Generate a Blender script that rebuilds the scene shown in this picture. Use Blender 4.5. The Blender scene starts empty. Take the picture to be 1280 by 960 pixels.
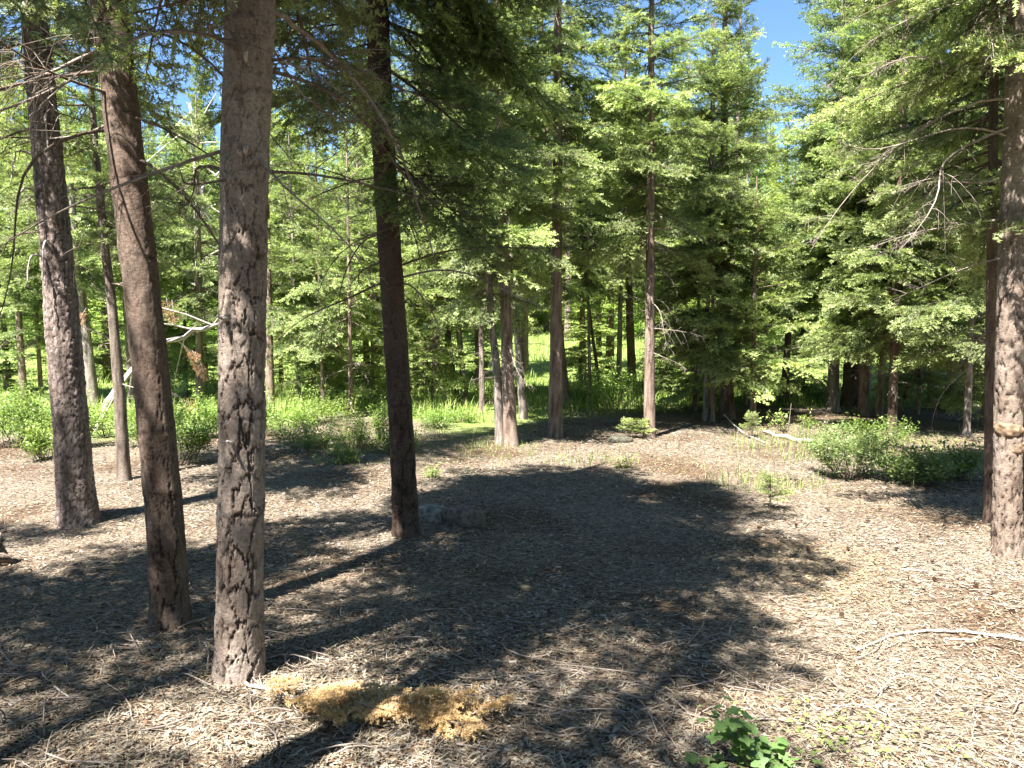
import bpy, math
import numpy as np
from mathutils import Matrix, Vector
sc = bpy.context.scene
COL = sc.collection
R = math.radians
# ------------------------------------------------------------ camera, sky, sun, exposure
F_PX, CAM_H, PITCH = 967.0, 1.6, R(4.7)
cd = bpy.data.cameras.new('camera'); cam = bpy.data.objects.new('camera', cd); COL.objects.link(cam)
cd.sensor_width = 36; cd.lens = 36 * F_PX / 1280; cd.clip_start = 0.05; cd.clip_end = 2000
cam.location = (0, 0, CAM_H); cam.rotation_euler = (math.pi / 2 - PITCH, 0, 0)
sc.camera = cam
SUN_EL = R(59); TO_SUN = Vector((-0.56, -0.83, 0)).normalized()
sdir = Vector((TO_SUN.x * math.cos(SUN_EL), TO_SUN.y * math.cos(SUN_EL), math.sin(SUN_EL)))
w = bpy.data.worlds.new('World'); sc.world = w; w.use_nodes = True
nt = w.node_tree; bg = nt.nodes['Background']
sky = nt.nodes.new('ShaderNodeTexSky'); sky.sky_type = 'NISHITA'; sky.sun_disc = False
sky.sun_elevation = SUN_EL; sky.sun_rotation = math.atan2(TO_SUN.x, TO_SUN.y)
sky.altitude = 0; sky.air_density = 1.0; sky.dust_density = 0.0; sky.ozone_density = 8.5
nt.links.new(sky.outputs[0], bg.inputs[0]); bg.inputs[1].default_value = 0.05
sl = bpy.data.lights.new('sun', 'SUN'); sl.energy = 5.0; sl.angle = R(0.55); sl.color = (1, 0.955, 0.90)
so = bpy.data.objects.new('sun', sl); COL.objects.link(so)
so.rotation_euler = sdir.to_track_quat('Z', 'Y').to_euler()
sc.view_settings.view_transform = 'Standard'; sc.view_settings.look = 'None'
sc.view_settings.exposure = 2.5; sc.view_settings.gamma = 1
sc.render.engine = 'CYCLES'
cy = sc.cycles
cy.max_bounces = 5; cy.diffuse_bounces = 3; cy.glossy_bounces = 1; cy.transmission_bounces = 3
cy.transparent_max_bounces = 4; cy.use_adaptive_sampling = True; cy.adaptive_threshold = 0.012
cy.use_denoising = True
try: cy.denoiser = 'OPENIMAGEDENOISE'; cy.denoising_prefilter = 'NONE'
except Exception: pass
cy.caustics_reflective = False; cy.caustics_refractive = False

# ------------------------------------------------------------ helpers
def rng(s): return np.random.default_rng(s)
def sstep(a, b, x):
    t = np.clip((x - a) / (b - a), 0, 1); return t * t * (3 - 2 * t)
def hsh(i, j, k=0):
    x = np.sin(i * 127.1 + j * 311.7 + k * 74.7) * 43758.5453
    return x - np.floor(x)
def vnoise(x, y, s=0):
    x = np.asarray(x, float); y = np.asarray(y, float)
    i = np.floor(x); j = np.floor(y); fx = x - i; fy = y - j
    fx = fx * fx * (3 - 2 * fx); fy = fy * fy * (3 - 2 * fy)
    a = hsh(i, j, s); b = hsh(i + 1, j, s); c = hsh(i, j + 1, s); d = hsh(i + 1, j + 1, s)
    return (a + (b - a) * fx) * (1 - fy) + (c + (d - c) * fx) * fy
def fbm(x, y, s=0, o=4):
    r = 0; a = .5
    for k in range(o):
        r = r + a * vnoise(x * 2 ** k + 7.3 * k, y * 2 ** k - 3.1 * k, s + k); a *= .5
    return r
def vor(u, v, pu, s=0):
    """cells on a sheet periodic in u: distance to the nearest cell border (in cell units) and a random number per cell"""
    iu = np.floor(u); iv = np.floor(v)
    f1 = np.full(u.shape, 9.); f2 = np.full(u.shape, 9.); idd = np.zeros(u.shape); z = np.zeros(u.shape); p1 = [z, z]; p2 = [z, z]
    for du in (-1, 0, 1):
        for dv in (-1, 0, 1):
            cu = iu + du; cv = iv + dv; wu = np.mod(cu, pu)
            px = cu + .12 + .76 * hsh(wu, cv, s); py = cv + .1 + .8 * hsh(wu, cv, s + 5)
            d = np.hypot(u - px, v - py); h = hsh(wu, cv, s + 9)
            nf = d < f1; n2 = ~nf & (d < f2)
            p2 = [np.where(nf, p1[0], np.where(n2, px, p2[0])), np.where(nf, p1[1], np.where(n2, py, p2[1]))]
            f2 = np.where(nf, f1, np.minimum(f2, d)); idd = np.where(nf, h, idd); f1 = np.where(nf, d, f1)
            p1 = [np.where(nf, px, p1[0]), np.where(nf, py, p1[1])]
    return .5 * (f2 ** 2 - f1 ** 2) / (np.hypot(p1[0] - p2[0], p1[1] - p2[1]) + 1e-6), idd
def H(x, y):
    x = np.asarray(x, float); y = np.asarray(y, float)
    z = 0.05 * (fbm(x * .45 + 3, y * .45, 1, 3) - .45) + 0.018 * (fbm(x * 2.2, y * 2.2, 5, 3) - .45)
    z = z + 0.055 * np.maximum(y - 17, 0) * sstep(17, 24, y)
    z = z + 0.17 * np.maximum(y - 50, 0) * (1 - .35 * sstep(120, 300, y)) * sstep(48, 62, y)
    z = z + 0.02 * np.maximum(-x - 6, 0) * sstep(6, 12, y) + .3 * np.exp(-(((x - 3.3) / 1.7) ** 2 + ((y - 16.8) / .8) ** 2))
    z = z + .10 * np.exp(-(((x + 1.7) / 2.2) ** 2 + ((y - 3.2) / 1.4) ** 2))
    for bx, by, bs in ((-1.24, 3.5, .24), (-1.82, 4.1, .22), (-3.5, 6.2, .28), (-.8, 5.8, .22), (3.4, 5.3, .22)): z = z + .05 * np.exp(-((x - bx) ** 2 + (y - by) ** 2) / bs ** 2)
    return z
def Hs(x, y): return float(H(np.array([x]), np.array([y]))[0])
def ray(px, py):
    a = (px - 640) / F_PX; b = (480 - py) / F_PX
    c, s = math.cos(PITCH), math.sin(PITCH)
    return np.array([a, c + b * s, -s + b * c])
def gp(px, py):                                     # where the sight line of a photo pixel meets the ground
    d = ray(px, py); t = 1.5
    while t < 400:
        p = d * t
        if p[2] + CAM_H < Hs(p[0], p[1]): break
        t += .02 + t * .002
    p = d * t; return np.array([p[0], p[1], Hs(p[0], p[1])])
def at(px, py, Y):
    d = ray(px, py); t = Y / d[1]; return np.array([d[0] * t, Y, CAM_H + d[2] * t])

class MB:
    def __init__(s): s.v = []; s.f3 = []; s.f4 = []; s.n = 0; s.a = []
    def add(s, V, F, mat=0, attr=0.0):
        V = np.asarray(V, float).reshape(-1, 3); F = np.asarray(F, int)
        if len(V) == 0 or len(F) == 0: return
        (s.f3 if F.shape[1] == 3 else s.f4).append((F + s.n, mat))
        s.v.append(V); s.n += len(V)
        s.a.append(np.broadcast_to(np.asarray(attr, float), (len(V),)) if np.ndim(attr) < 2 else attr)
    def mesh(s, name, mats, smooth=False, attr='tip', col=None):
        V = np.concatenate(s.v); me = bpy.data.meshes.new(name)
        t = [f for f, m in s.f3]; q = [f for f, m in s.f4]
        mi = [np.full(len(f), m) for f, m in s.f3] + [np.full(len(f), m) for f, m in s.f4]
        n3 = sum(len(f) for f in t); n4 = sum(len(f) for f in q)
        loops = np.concatenate([f.ravel() for f in t + q]); mi = np.concatenate(mi)
        me.vertices.add(len(V)); me.vertices.foreach_set('co', V.astype(np.float32).ravel())
        me.loops.add(len(loops)); me.loops.foreach_set('vertex_index', loops.astype(np.int32))
        me.polygons.add(n3 + n4)
        st = np.concatenate([np.arange(n3) * 3, n3 * 3 + np.arange(n4) * 4])
        me.polygons.foreach_set('loop_start', st.astype(np.int32))
        me.polygons.foreach_set('loop_total', np.concatenate([np.full(n3, 3), np.full(n4, 4)]).astype(np.int32))
        me.polygons.foreach_set('material_index', mi.astype(np.int32))
        if smooth: me.polygons.foreach_set('use_smooth', np.ones(n3 + n4, bool))
        if attr:
            A = np.concatenate(s.a); a = me.attributes.new(attr, 'FLOAT', 'POINT'); a.data.foreach_set('value', A.astype(np.float32))
        if col is not None:
            c = me.color_attributes.new('tint', 'FLOAT_COLOR', 'POINT'); c.data.foreach_set('color', col.astype(np.float32).ravel())
        for m in mats: me.materials.append(m)
        me.update(calc_edges=True); return me
def tubes(P, Rr, k=4):
    P = np.asarray(P, float); Rr = np.asarray(Rr, float)
    if P.ndim == 2: P = P[None]; Rr = Rr[None]
    m, n, _ = P.shape
    T = np.gradient(P, axis=1); T /= np.linalg.norm(T, axis=2, keepdims=True) + 1e-9
    ref = np.where(np.abs(T[..., 2:3]) > .9, np.array([1., 0, 0]), np.array([0, 0, 1.]))
    ref = np.broadcast_to(ref[:, :1], T.shape)
    A = np.cross(T, ref); A /= np.linalg.norm(A, axis=2, keepdims=True) + 1e-9
    B = np.cross(T, A)
    th = np.arange(k) / k * 2 * math.pi
    V = P[:, :, None] + Rr[:, :, None, None] * (A[:, :, None] * np.cos(th)[:, None] + B[:, :, None] * np.sin(th)[:, None])
    i = np.arange(n - 1)[:, None]; j = np.arange(k)[None]; jn = (j + 1) % k
    q = np.stack([i * k + j, i * k + jn, (i + 1) * k + jn, (i + 1) * k + j], -1).reshape(-1, 4)
    F = (q[None] + (np.arange(m) * n * k)[:, None, None]).reshape(-1, 4)
    return V.reshape(-1, 3), F
def obj(name, me, parent=None, loc=None, rot=None, scale=None, mat4=None):
    o = bpy.data.objects.new(name, me); COL.objects.link(o)
    if parent is not None: o.parent = parent
    if mat4 is not None: o.matrix_local = mat4
    else:
        if loc is not None: o.location = loc
        if rot is not None: o.rotation_euler = rot
        if scale is not None: o.scale = (scale,) * 3 if np.isscalar(scale) else scale
    return o
def tag(o, label=None, cat=None, group=None, kind=None):
    if label: o['label'] = label
    if cat: o['category'] = cat
    if group: o['group'] = group
    if kind: o['kind'] = kind
    return o
def empty(name, loc, label, cat, group=None):
    o = obj(name, None, loc=loc); o.empty_display_size = .1; return tag(o, label, cat, group)

# ------------------------------------------------------------ materials
def mat(name):
    m = bpy.data.materials.new(name); m.use_nodes = True; n = m.node_tree; n.nodes.clear()
    return m, n, n.nodes, n.links
def ramp(N, stops):
    r = N.new('ShaderNodeValToRGB'); e = r.color_ramp.elements
    for i, (p, c) in enumerate(stops):
        x = e[i] if i < 2 else e.new(p)
        x.position = p; x.color = (*c, 1)
    return r
def mix(N, L, a, b, f, mode='MIX'):
    m = N.new('ShaderNodeMix'); m.data_type = 'RGBA'; m.blend_type = mode
    for s, v in ((m.inputs[6], a), (m.inputs[7], b), (m.inputs[0], f)):
        if hasattr(v, 'links'): L.new(v, s)
        elif isinstance(v, tuple): s.default_value = (*v, 1)
        else: s.default_value = v
    return m.outputs[2]
def leaf_mat(name, dark, light, trans=.35, var=.35, rough=.45):
    m, n, N, L = mat(name)
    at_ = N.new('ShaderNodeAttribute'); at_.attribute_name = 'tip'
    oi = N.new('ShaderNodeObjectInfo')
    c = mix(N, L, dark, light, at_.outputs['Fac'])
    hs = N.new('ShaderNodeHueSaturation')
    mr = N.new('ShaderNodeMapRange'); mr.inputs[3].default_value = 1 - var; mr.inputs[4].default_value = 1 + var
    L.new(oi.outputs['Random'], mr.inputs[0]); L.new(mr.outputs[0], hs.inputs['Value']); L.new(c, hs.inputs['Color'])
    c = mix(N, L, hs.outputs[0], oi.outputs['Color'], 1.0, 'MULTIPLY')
    p = N.new('ShaderNodeBsdfPrincipled'); p.inputs['Roughness'].default_value = rough
    p.inputs['Specular IOR Level'].default_value = .55
    L.new(c, p.inputs['Base Color'])
    t = N.new('ShaderNodeBsdfTranslucent')
    c2 = mix(N, L, c, (1.15, 1.25, .75), 1.0, 'MULTIPLY'); L.new(c2, t.inputs[0])
    ms = N.new('ShaderNodeMixShader'); ms.inputs[0].default_value = trans
    L.new(p.outputs[0], ms.inputs[1]); L.new(t.outputs[0], ms.inputs[2])
    o = N.new('ShaderNodeOutputMaterial'); L.new(ms.outputs[0], o.inputs[0]); return m
def bark_mat(name, plate, plate2, crack, bump=.5, sc_=(14, 14, 5), use_attr=True, fine=.4):
    m, n, N, L = mat(name)
    tc = N.new('ShaderNodeTexCoord'); mp = N.new('ShaderNodeMapping'); mp.inputs['Scale'].default_value = sc_
    L.new(tc.outputs['Object'], mp.inputs[0])
    n1 = N.new('ShaderNodeTexNoise'); n1.inputs['Scale'].default_value = .8; n1.inputs['Detail'].default_value = 8; n1.inputs['Roughness'].default_value = .7
    L.new(mp.outputs[0], n1.inputs['Vector'])
    n2 = N.new('ShaderNodeTexNoise'); n2.inputs['Scale'].default_value = 9; n2.inputs['Detail'].default_value = 6; n2.inputs['Roughness'].default_value = .75
    mp2 = N.new('ShaderNodeMapping'); mp2.inputs['Scale'].default_value = (6, 6, 9); L.new(tc.outputs['Object'], mp2.inputs[0]); L.new(mp2.outputs[0], n2.inputs['Vector'])
    r = ramp(N, [(.3, crack), (.42, plate2), (.62, plate)]); L.new(n1.outputs[0], r.inputs[0])
    r2 = ramp(N, [(.3, (.55, .53, .5)), (.7, (1.25, 1.25, 1.27))]); L.new(n2.outputs[0], r2.inputs[0])
    c = mix(N, L, r.outputs[0], r2.outputs[0], 1.0, 'MULTIPLY')
    if use_attr:
        a = N.new('ShaderNodeAttribute'); a.attribute_name = 'tip'
        c = mix(N, L, c, crack, a.outputs['Fac'])
    oi = N.new('ShaderNodeObjectInfo')
    c = mix(N, L, c, oi.outputs['Color'], 1.0, 'MULTIPLY')
    p = N.new('ShaderNodeBsdfPrincipled'); p.inputs['Roughness'].default_value = .9; p.inputs['Specular IOR Level'].default_value = .2
    L.new(c, p.inputs['Base Color'])
    mm = N.new('ShaderNodeMath'); mm.operation = 'MULTIPLY_ADD'; L.new(n2.outputs[0], mm.inputs[0]); mm.inputs[1].default_value = fine; L.new(n1.outputs[0], mm.inputs[2])
    b = N.new('ShaderNodeBump'); b.inputs['Strength'].default_value = bump; b.inputs['Distance'].default_value = .02
    L.new(mm.outputs[0], b.inputs['Height']); L.new(b.outputs[0], p.inputs['Normal'])
    o = N.new('ShaderNodeOutputMaterial'); L.new(p.outputs[0], o.inputs[0]); return m
def plain_mat(name, c1, c2, scale=20, rough=.9, bump=.3):
    m, n, N, L = mat(name)
    tc = N.new('ShaderNodeTexCoord'); n1 = N.new('ShaderNodeTexNoise'); n1.inputs['Scale'].default_value = scale; n1.inputs['Detail'].default_value = 6
    L.new(tc.outputs['Object'], n1.inputs['Vector'])
    r = ramp(N, [(.35, c1), (.65, c2)]); L.new(n1.outputs[0], r.inputs[0])
    p = N.new('ShaderNodeBsdfPrincipled'); p.inputs['Roughness'].default_value = rough; p.inputs['Specular IOR Level'].default_value = .25
    L.new(r.outputs[0], p.inputs['Base Color'])
    b = N.new('ShaderNodeBump'); b.inputs['Strength'].default_value = bump; b.inputs['Distance'].default_value = .01
    L.new(n1.outputs[0], b.inputs['Height']); L.new(b.outputs[0], p.inputs['Normal'])
    o = N.new('ShaderNodeOutputMaterial'); L.new(p.outputs[0], o.inputs[0]); return m
def tint_mat(name, rough=.85, trans=0.0):
    m, n, N, L = mat(name)
    a = N.new('ShaderNodeAttribute'); a.attribute_name = 'tint'
    p = N.new('ShaderNodeBsdfPrincipled'); p.inputs['Roughness'].default_value = rough; p.inputs['Specular IOR Level'].default_value = .25
    L.new(a.outputs['Color'], p.inputs['Base Color'])
    o = N.new('ShaderNodeOutputMaterial')
    if trans:
        t = N.new('ShaderNodeBsdfTranslucent'); L.new(a.outputs['Color'], t.inputs[0])
        ms = N.new('ShaderNodeMixShader'); ms.inputs[0].default_value = trans
        L.new(p.outputs[0], ms.inputs[1]); L.new(t.outputs[0], ms.inputs[2]); L.new(ms.outputs[0], o.inputs[0])
    else: L.new(p.outputs[0], o.inputs[0])
    return m
M = {}
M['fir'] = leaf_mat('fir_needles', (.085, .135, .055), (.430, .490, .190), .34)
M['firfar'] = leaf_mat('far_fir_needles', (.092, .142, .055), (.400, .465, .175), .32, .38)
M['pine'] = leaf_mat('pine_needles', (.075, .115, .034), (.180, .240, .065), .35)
M['deadleaf'] = leaf_mat('dead_orange_needles', (.26, .12, .045), (.42, .22, .08), .3, .2)
M['strawleaf'] = leaf_mat('dead_yellow_needles', (.42, .27, .12), (.64, .46, .24), .25, .15)
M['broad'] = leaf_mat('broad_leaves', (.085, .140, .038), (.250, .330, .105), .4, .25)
M['near'] = leaf_mat('lobed_leaves', (.09, .165, .05), (.18, .29, .10), .4, .2, .55)
M['twig'] = bark_mat('twig_bark', (.20, .155, .12), (.12, .085, .06), (.05, .035, .03), .3, (20, 20, 20), False)
M['dead'] = bark_mat('bare_grey_twigs', (.34, .29, .25), (.22, .18, .15), (.10, .08, .065), .3, (16, 16, 16), False)
M['bleach'] = bark_mat('bleached_wood', (.50, .46, .41), (.36, .32, .28), (.2, .17, .14), .35, (9, 9, 9), False)
M['barkC'] = bark_mat('plated_fir_bark', (.33, .275, .23), (.25, .195, .155), (.055, .036, .026), .9, (7, 7, 3))
M['barkA'] = bark_mat('scaly_pine_bark', (.40, .335, .30), (.29, .23, .195), (.045, .028, .024), .9, (12, 12, 7))
M['barkB'] = bark_mat('ringed_fir_bark', (.18, .135, .105), (.12, .083, .063), (.022, .012, .009), .7, (8, 8, 4))
M['barkM'] = bark_mat('young_trunk_bark', (.31, .25, .205), (.205, .15, .115), (.06, .035, .027), .8, (11, 11, 3.5))
M['barkG'] = bark_mat('grey_trunk_bark', (.35, .31, .275), (.225, .19, .16), (.06, .045, .035), .7, (12, 12, 4))

# ------------------------------------------------------------ ground
def dist_grass(x, y):
    e = 13.2 + 1.8 * (fbm(x * .25, y * .1, 21, 3) - .4) + 1.2 * sstep(1.5, 4, x) - 2.6 * sstep(-2.2, -5.5, x) + 1.2 * np.exp(-((x + .5) / 1.2) ** 2) * -2.0
    return sstep(-.9, .9, y - e + 2.0 * (fbm(x * 1.1, y * 1.1, 31, 3) - .45))
def build_ground():
    def sp(n, a, lo, hi):
        tl, th = np.arcsinh(lo / a), np.arcsinh(hi / a); return a * np.sinh(np.linspace(tl, th, n))
    xs = sp(290, 5.0, -420, 420); ys = 4.5 + sp(330, 4.5, -60, 700)
    X, Y = np.meshgrid(xs, ys, indexing='ij'); Z = H(X, Y)
    V = np.stack([X, Y, Z], -1).reshape(-1, 3); n, m = X.shape
    i = np.arange(n - 1)[:, None]; j = np.arange(m - 1)[None]
    Fq = np.stack([i * m + j, (i + 1) * m + j, (i + 1) * m + j + 1, i * m + j + 1], -1).reshape(-1, 4)
    mb = MB(); mb.add(V, Fq, 0, dist_grass(X, Y).ravel())
    mt, nn, N, L = mat('woodchip_ground')
    tc = N.new('ShaderNodeTexCoord')
    def chips(scale, rot, st):
        mp = N.new('ShaderNodeMapping'); mp.inputs['Rotation'].default_value = (0, 0, rot); mp.inputs['Scale'].default_value = st
        L.new(tc.outputs['Object'], mp.inputs[0])
        v = N.new('ShaderNodeTexVoronoi'); v.inputs['Scale'].default_value = scale; v.inputs['Randomness'].default_value = 1
        L.new(mp.outputs[0], v.inputs['Vector']); return v
    v1 = chips(48, .5, (1, 2.4, 1)); v2 = chips(39, 2.0, (1, 2.6, 1))
    sepa = N.new('ShaderNodeSeparateColor'); L.new(v1.outputs['Color'], sepa.inputs[0])
    sepb = N.new('ShaderNodeSeparateColor'); L.new(v2.outputs['Color'], sepb.inputs[0])
    st = [(.0, (.034, .024, .016)), (.25, (.085, .062, .044)), (.5, (.16, .127, .095)), (.8, (.24, .20, .153)), (1., (.30, .255, .20))]
    ra = ramp(N, st); rb = ramp(N, st); L.new(sepa.outputs[0], ra.inputs[0]); L.new(sepb.outputs[1], rb.inputs[0])
    c = mix(N, L, ra.outputs[0], rb.outputs[0], sepb.outputs[2])
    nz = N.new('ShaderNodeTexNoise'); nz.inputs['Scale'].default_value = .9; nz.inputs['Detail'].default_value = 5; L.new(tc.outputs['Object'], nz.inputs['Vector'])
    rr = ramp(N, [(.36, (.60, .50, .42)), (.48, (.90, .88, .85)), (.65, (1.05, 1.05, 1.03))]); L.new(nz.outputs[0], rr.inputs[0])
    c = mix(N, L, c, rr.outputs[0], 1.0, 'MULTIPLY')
    ng = N.new('ShaderNodeTexNoise'); ng.inputs['Scale'].default_value = 6; ng.inputs['Detail'].default_value = 8; L.new(tc.outputs['Object'], ng.inputs['Vector'])
    rg = ramp(N, [(.3, (.10, .15, .035)), (.55, (.18, .25, .06)), (.72, (.27, .27, .11))]); L.new(ng.outputs[0], rg.inputs[0])
    ga = N.new('ShaderNodeAttribute'); ga.attribute_name = 'tip'
    c = mix(N, L, c, rg.outputs[0], ga.outputs['Fac'])
    p = N.new('ShaderNodeBsdfPrincipled'); p.inputs['Roughness'].default_value = .95; p.inputs['Specular IOR Level'].default_value = .15
    L.new(c, p.inputs['Base Color'])
    ad = N.new('ShaderNodeMath'); ad.operation = 'ADD'; L.new(v1.outputs['Distance'], ad.inputs[0]); L.new(v2.outputs['Distance'], ad.inputs[1])
    b = N.new('ShaderNodeBump'); b.inputs['Strength'].default_value = .8; b.inputs['Distance'].default_value = .012; b.invert = True
    L.new(ad.outputs[0], b.inputs['Height']); L.new(b.outputs[0], p.inputs['Normal'])
    o = N.new('ShaderNodeOutputMaterial'); L.new(p.outputs[0], o.inputs[0])
    tag(obj('ground', mb.mesh('ground', [mt], True)), kind='structure')
build_ground()

def build_litter():
    r = rng(4)
    # wood chips
    n = 300000
    Y = 1.9 * (13.5 / 1.9) ** (r.random(n) ** .85); X = (r.random(n) * 2 - 1) * (.70 * Y + .5)
    keep = (r.random(n) > dist_grass(X, Y) * .9) & (r.random(n) < .45 + .75 * sstep(.34, .56, fbm(X * .9 + 4, Y * .9, 61, 4)))
    X, Y = X[keep], Y[keep]; n = len(X)
    ln = (.0030 + .0115 * r.random(n) ** 3) * (1 + .06 * Y); wd = ln * (.22 + .35 * r.random(n)); a = r.random(n) * 6.283
    tilt = r.normal(0, .17, n); roll = r.normal(0, .22, n)
    ax = np.stack([np.cos(a) * np.cos(tilt), np.sin(a) * np.cos(tilt), np.sin(tilt)], -1)
    up = np.array([0, 0, 1.]); sd = np.cross(up, ax); sd /= np.linalg.norm(sd, axis=1, keepdims=True)
    sd = sd * np.cos(roll)[:, None] + np.cross(ax, sd) * np.sin(roll)[:, None]
    nrm = np.cross(ax, sd)
    C = np.stack([X, Y, H(X, Y) + .003 + .006 * r.random(n)], -1)
    e = ax * ln[:, None]; s = sd * wd[:, None]; k = nrm * (wd * .35)[:, None]
    k *= np.sign(k[:, 2:3] + 1e-9)
    V = np.stack([C - e - s * .7, C - e * .9 + k, C - e + s * .8, C + e * .9 - s, C + e + k, C + e * .95 + s * .8], 1)
    base = (np.arange(n) * 6)[:, None]
    nr = base[Y < 5.6]; fr = base[Y >= 5.6]
    F4 = np.concatenate([nr + np.array([[0, 3, 4, 1]]), nr + np.array([[1, 4, 5, 2]]), fr + np.array([[0, 3, 5, 2]])])
    pal = np.array([(.52, .44, .35), (.42, .345, .27), (.62, .56, .47), (.30, .22, .16), (.15, .10, .065), (.36, .32, .28), (.09, .055, .037), (.32, .18, .11), (.48, .42, .34)])
    ci = r.choice(len(pal), n, p=[.17, .18, .09, .14, .13, .09, .09, .05, .06])
    c = pal[ci] * (.8 + .4 * r.random(n))[:, None] * np.array([.49, .503, .478])
    yel = sstep(.42, .62, fbm(X * .6, Y * .6, 77, 3)) * sstep(.6, 2.2, X + .0 * Y)
    c = c * (1 + yel[:, None] * np.array([.12, .02, -.25]))
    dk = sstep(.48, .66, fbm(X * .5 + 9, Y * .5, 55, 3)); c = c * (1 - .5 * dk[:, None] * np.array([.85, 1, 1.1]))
    col = np.ones((n, 6, 4)); col[..., :3] = c[:, None]
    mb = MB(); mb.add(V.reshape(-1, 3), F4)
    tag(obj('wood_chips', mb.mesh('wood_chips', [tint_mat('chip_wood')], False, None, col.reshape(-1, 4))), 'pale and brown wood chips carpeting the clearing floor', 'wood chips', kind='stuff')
    # needle and straw litter
    n = 50000
    Y = 1.9 * (11. / 1.9) ** (r.random(n)); X = (r.random(n) * 2 - 1) * (.70 * Y + .5)
    dens = .25 + .9 * sstep(.40, .6, fbm(X * .8, Y * .8, 91, 3)) * (sstep(.2, -1.2, X) + sstep(.8, 2.0, X)) + .7 * sstep(4.2, 2.6, Y)
    keep = r.random(n) < dens; X, Y = X[keep], Y[keep]; n = len(X)
    a = r.random(n) * 6.283; ln = .010 + .026 * r.random(n); el = r.normal(0, .22, n)
    ax = np.stack([np.cos(a) * np.cos(el), np.sin(a) * np.cos(el), np.sin(el)], -1); sd = np.stack([-np.sin(a), np.cos(a), 0 * a], -1)
    C = np.stack([X, Y, H(X, Y) + .010 + .014 * r.random(n)], -1); wd = .0004 + .0007 * r.random(n) + .00018 * Y
    bend = np.stack([-np.sin(a), np.cos(a), 0 * a], -1) * (r.normal(0, .15, n) * ln)[:, None]
    V = np.stack([C - ax * ln[:, None] - sd * wd[:, None], C - ax * ln[:, None] + sd * wd[:, None], C + bend + sd * wd[:, None], C + bend - sd * wd[:, None], C + ax * ln[:, None]], 1)
    b5 = (np.arange(n) * 5)[:, None]; mb = MB()
    pal = np.array([(.31, .245, .15), (.22, .155, .09), (.345, .30, .21), (.12, .075, .042), (.26, .225, .175)])
    c = pal[r.integers(0, 5, n)] * (.75 + .45 * r.random(n))[:, None]
    col = np.ones((n, 5, 4)); col[..., :3] = c[:, None]
    mb.v = [V.reshape(-1, 3)]; mb.n = n * 5; mb.a = [np.zeros(n * 5)]
    mb.f4.append((b5 + np.array([[0, 3, 2, 1]]), 0)); mb.f3.append((b5 + np.array([[3, 4, 2]]), 0))
    tag(obj('needle_litter', mb.mesh('needle_litter', [tint_mat('straw')], False, None, col.reshape(-1, 4))), 'dry tan needles and straw strewn over the chips', 'dry needles', kind='stuff')
    # fine twigs
    n = 900
    Y = 2.0 * (9. / 2.0) ** (r.random(n)); X = (r.random(n) * 2 - 1) * (.70 * Y + .4)
    keep = r.random(n) < (.25 + .75 * sstep(4.8, 3.0, Y)); X, Y = X[keep], Y[keep]; n = len(X)
    a = r.random(n) * 6.283; ln = .05 + .13 * r.random(n) ** 1.5; t = np.linspace(-1, 1, 5)[None, :]
    cv = r.normal(0, .35, n)[:, None] * (1 - t ** 2) * ln[:, None]
    px = X[:, None] + np.cos(a)[:, None] * t * ln[:, None] - np.sin(a)[:, None] * cv
    py = Y[:, None] + np.sin(a)[:, None] * t * ln[:, None] + np.cos(a)[:, None] * cv
    pz = H(px, py) + .014 + np.maximum(0, r.normal(0, .02, n)[:, None] * (1 - t ** 2)) + .02 * np.maximum(0, t) * r.random(n)[:, None]
    rad = (.0015 + .0022 * r.random(n))[:, None] * (1.15 - .5 * (t + 1) / 2)
    V, Fq = tubes(np.stack([px, py, pz], -1), rad, 4); mb = MB(); mb.add(V, Fq)
    tag(obj('twig_litter', mb.mesh('twig_litter', [M['dead']], True)), 'small grey twigs scattered over the ground litter', 'twigs', kind='stuff')
build_litter()

# ------------------------------------------------------------ foliage meshes
def blades(p, d, up, n_per_m, nl, wd, r, tipv, radial=0.0, ang=(.75, 1.15), tmin=0.0):
    """p (m,3) shoot starts, d (m,3) shoot vectors; returns triangles of needle blades"""
    l = np.linalg.norm(d, axis=1); cnt = np.maximum(2, (l * (1 - tmin) * n_per_m)).astype(int)
    idx = np.repeat(np.arange(len(p)), cnt); n = len(idx)
    t = tmin + (1 - tmin) * r.random(n); P = p[idx] + d[idx] * t[:, None]
    dn = (d / (l[:, None] + 1e-9))[idx]
    P = P - np.array([0, 0, 1.]) * (.10 * l[idx] * t * t)[:, None]
    s = np.cross(up, dn); s /= np.linalg.norm(s, axis=1, keepdims=True) + 1e-9
    q = np.cross(dn, s)
    phi = np.where(r.random(n) < radial, r.random(n) * 6.283, np.where(r.random(n) < .5, 0, math.pi) + r.normal(0, .45, n) + 0)
    lift = .25
    side = s * np.cos(phi)[:, None] + q * (np.sin(phi) + lift * 0)[:, None]
    al = ang[0] + (ang[1] - ang[0]) * r.random(n)
    dr = dn * np.cos(al)[:, None] + side * np.sin(al)[:, None]; dr[:, 2] += .12 * r.random(n)
    ll = nl * (.7 + .5 * r.random(n)) * (1 - .35 * t)
    ww = dn * (wd * .5) + side * 0
    V = np.stack([P - ww, P + ww, P + dr * ll[:, None]], 1).reshape(-1, 3)
    Fq = np.arange(n * 3).reshape(-1, 3)
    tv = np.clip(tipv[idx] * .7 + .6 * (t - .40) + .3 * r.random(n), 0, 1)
    return V, Fq, np.repeat(tv, 3)
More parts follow.
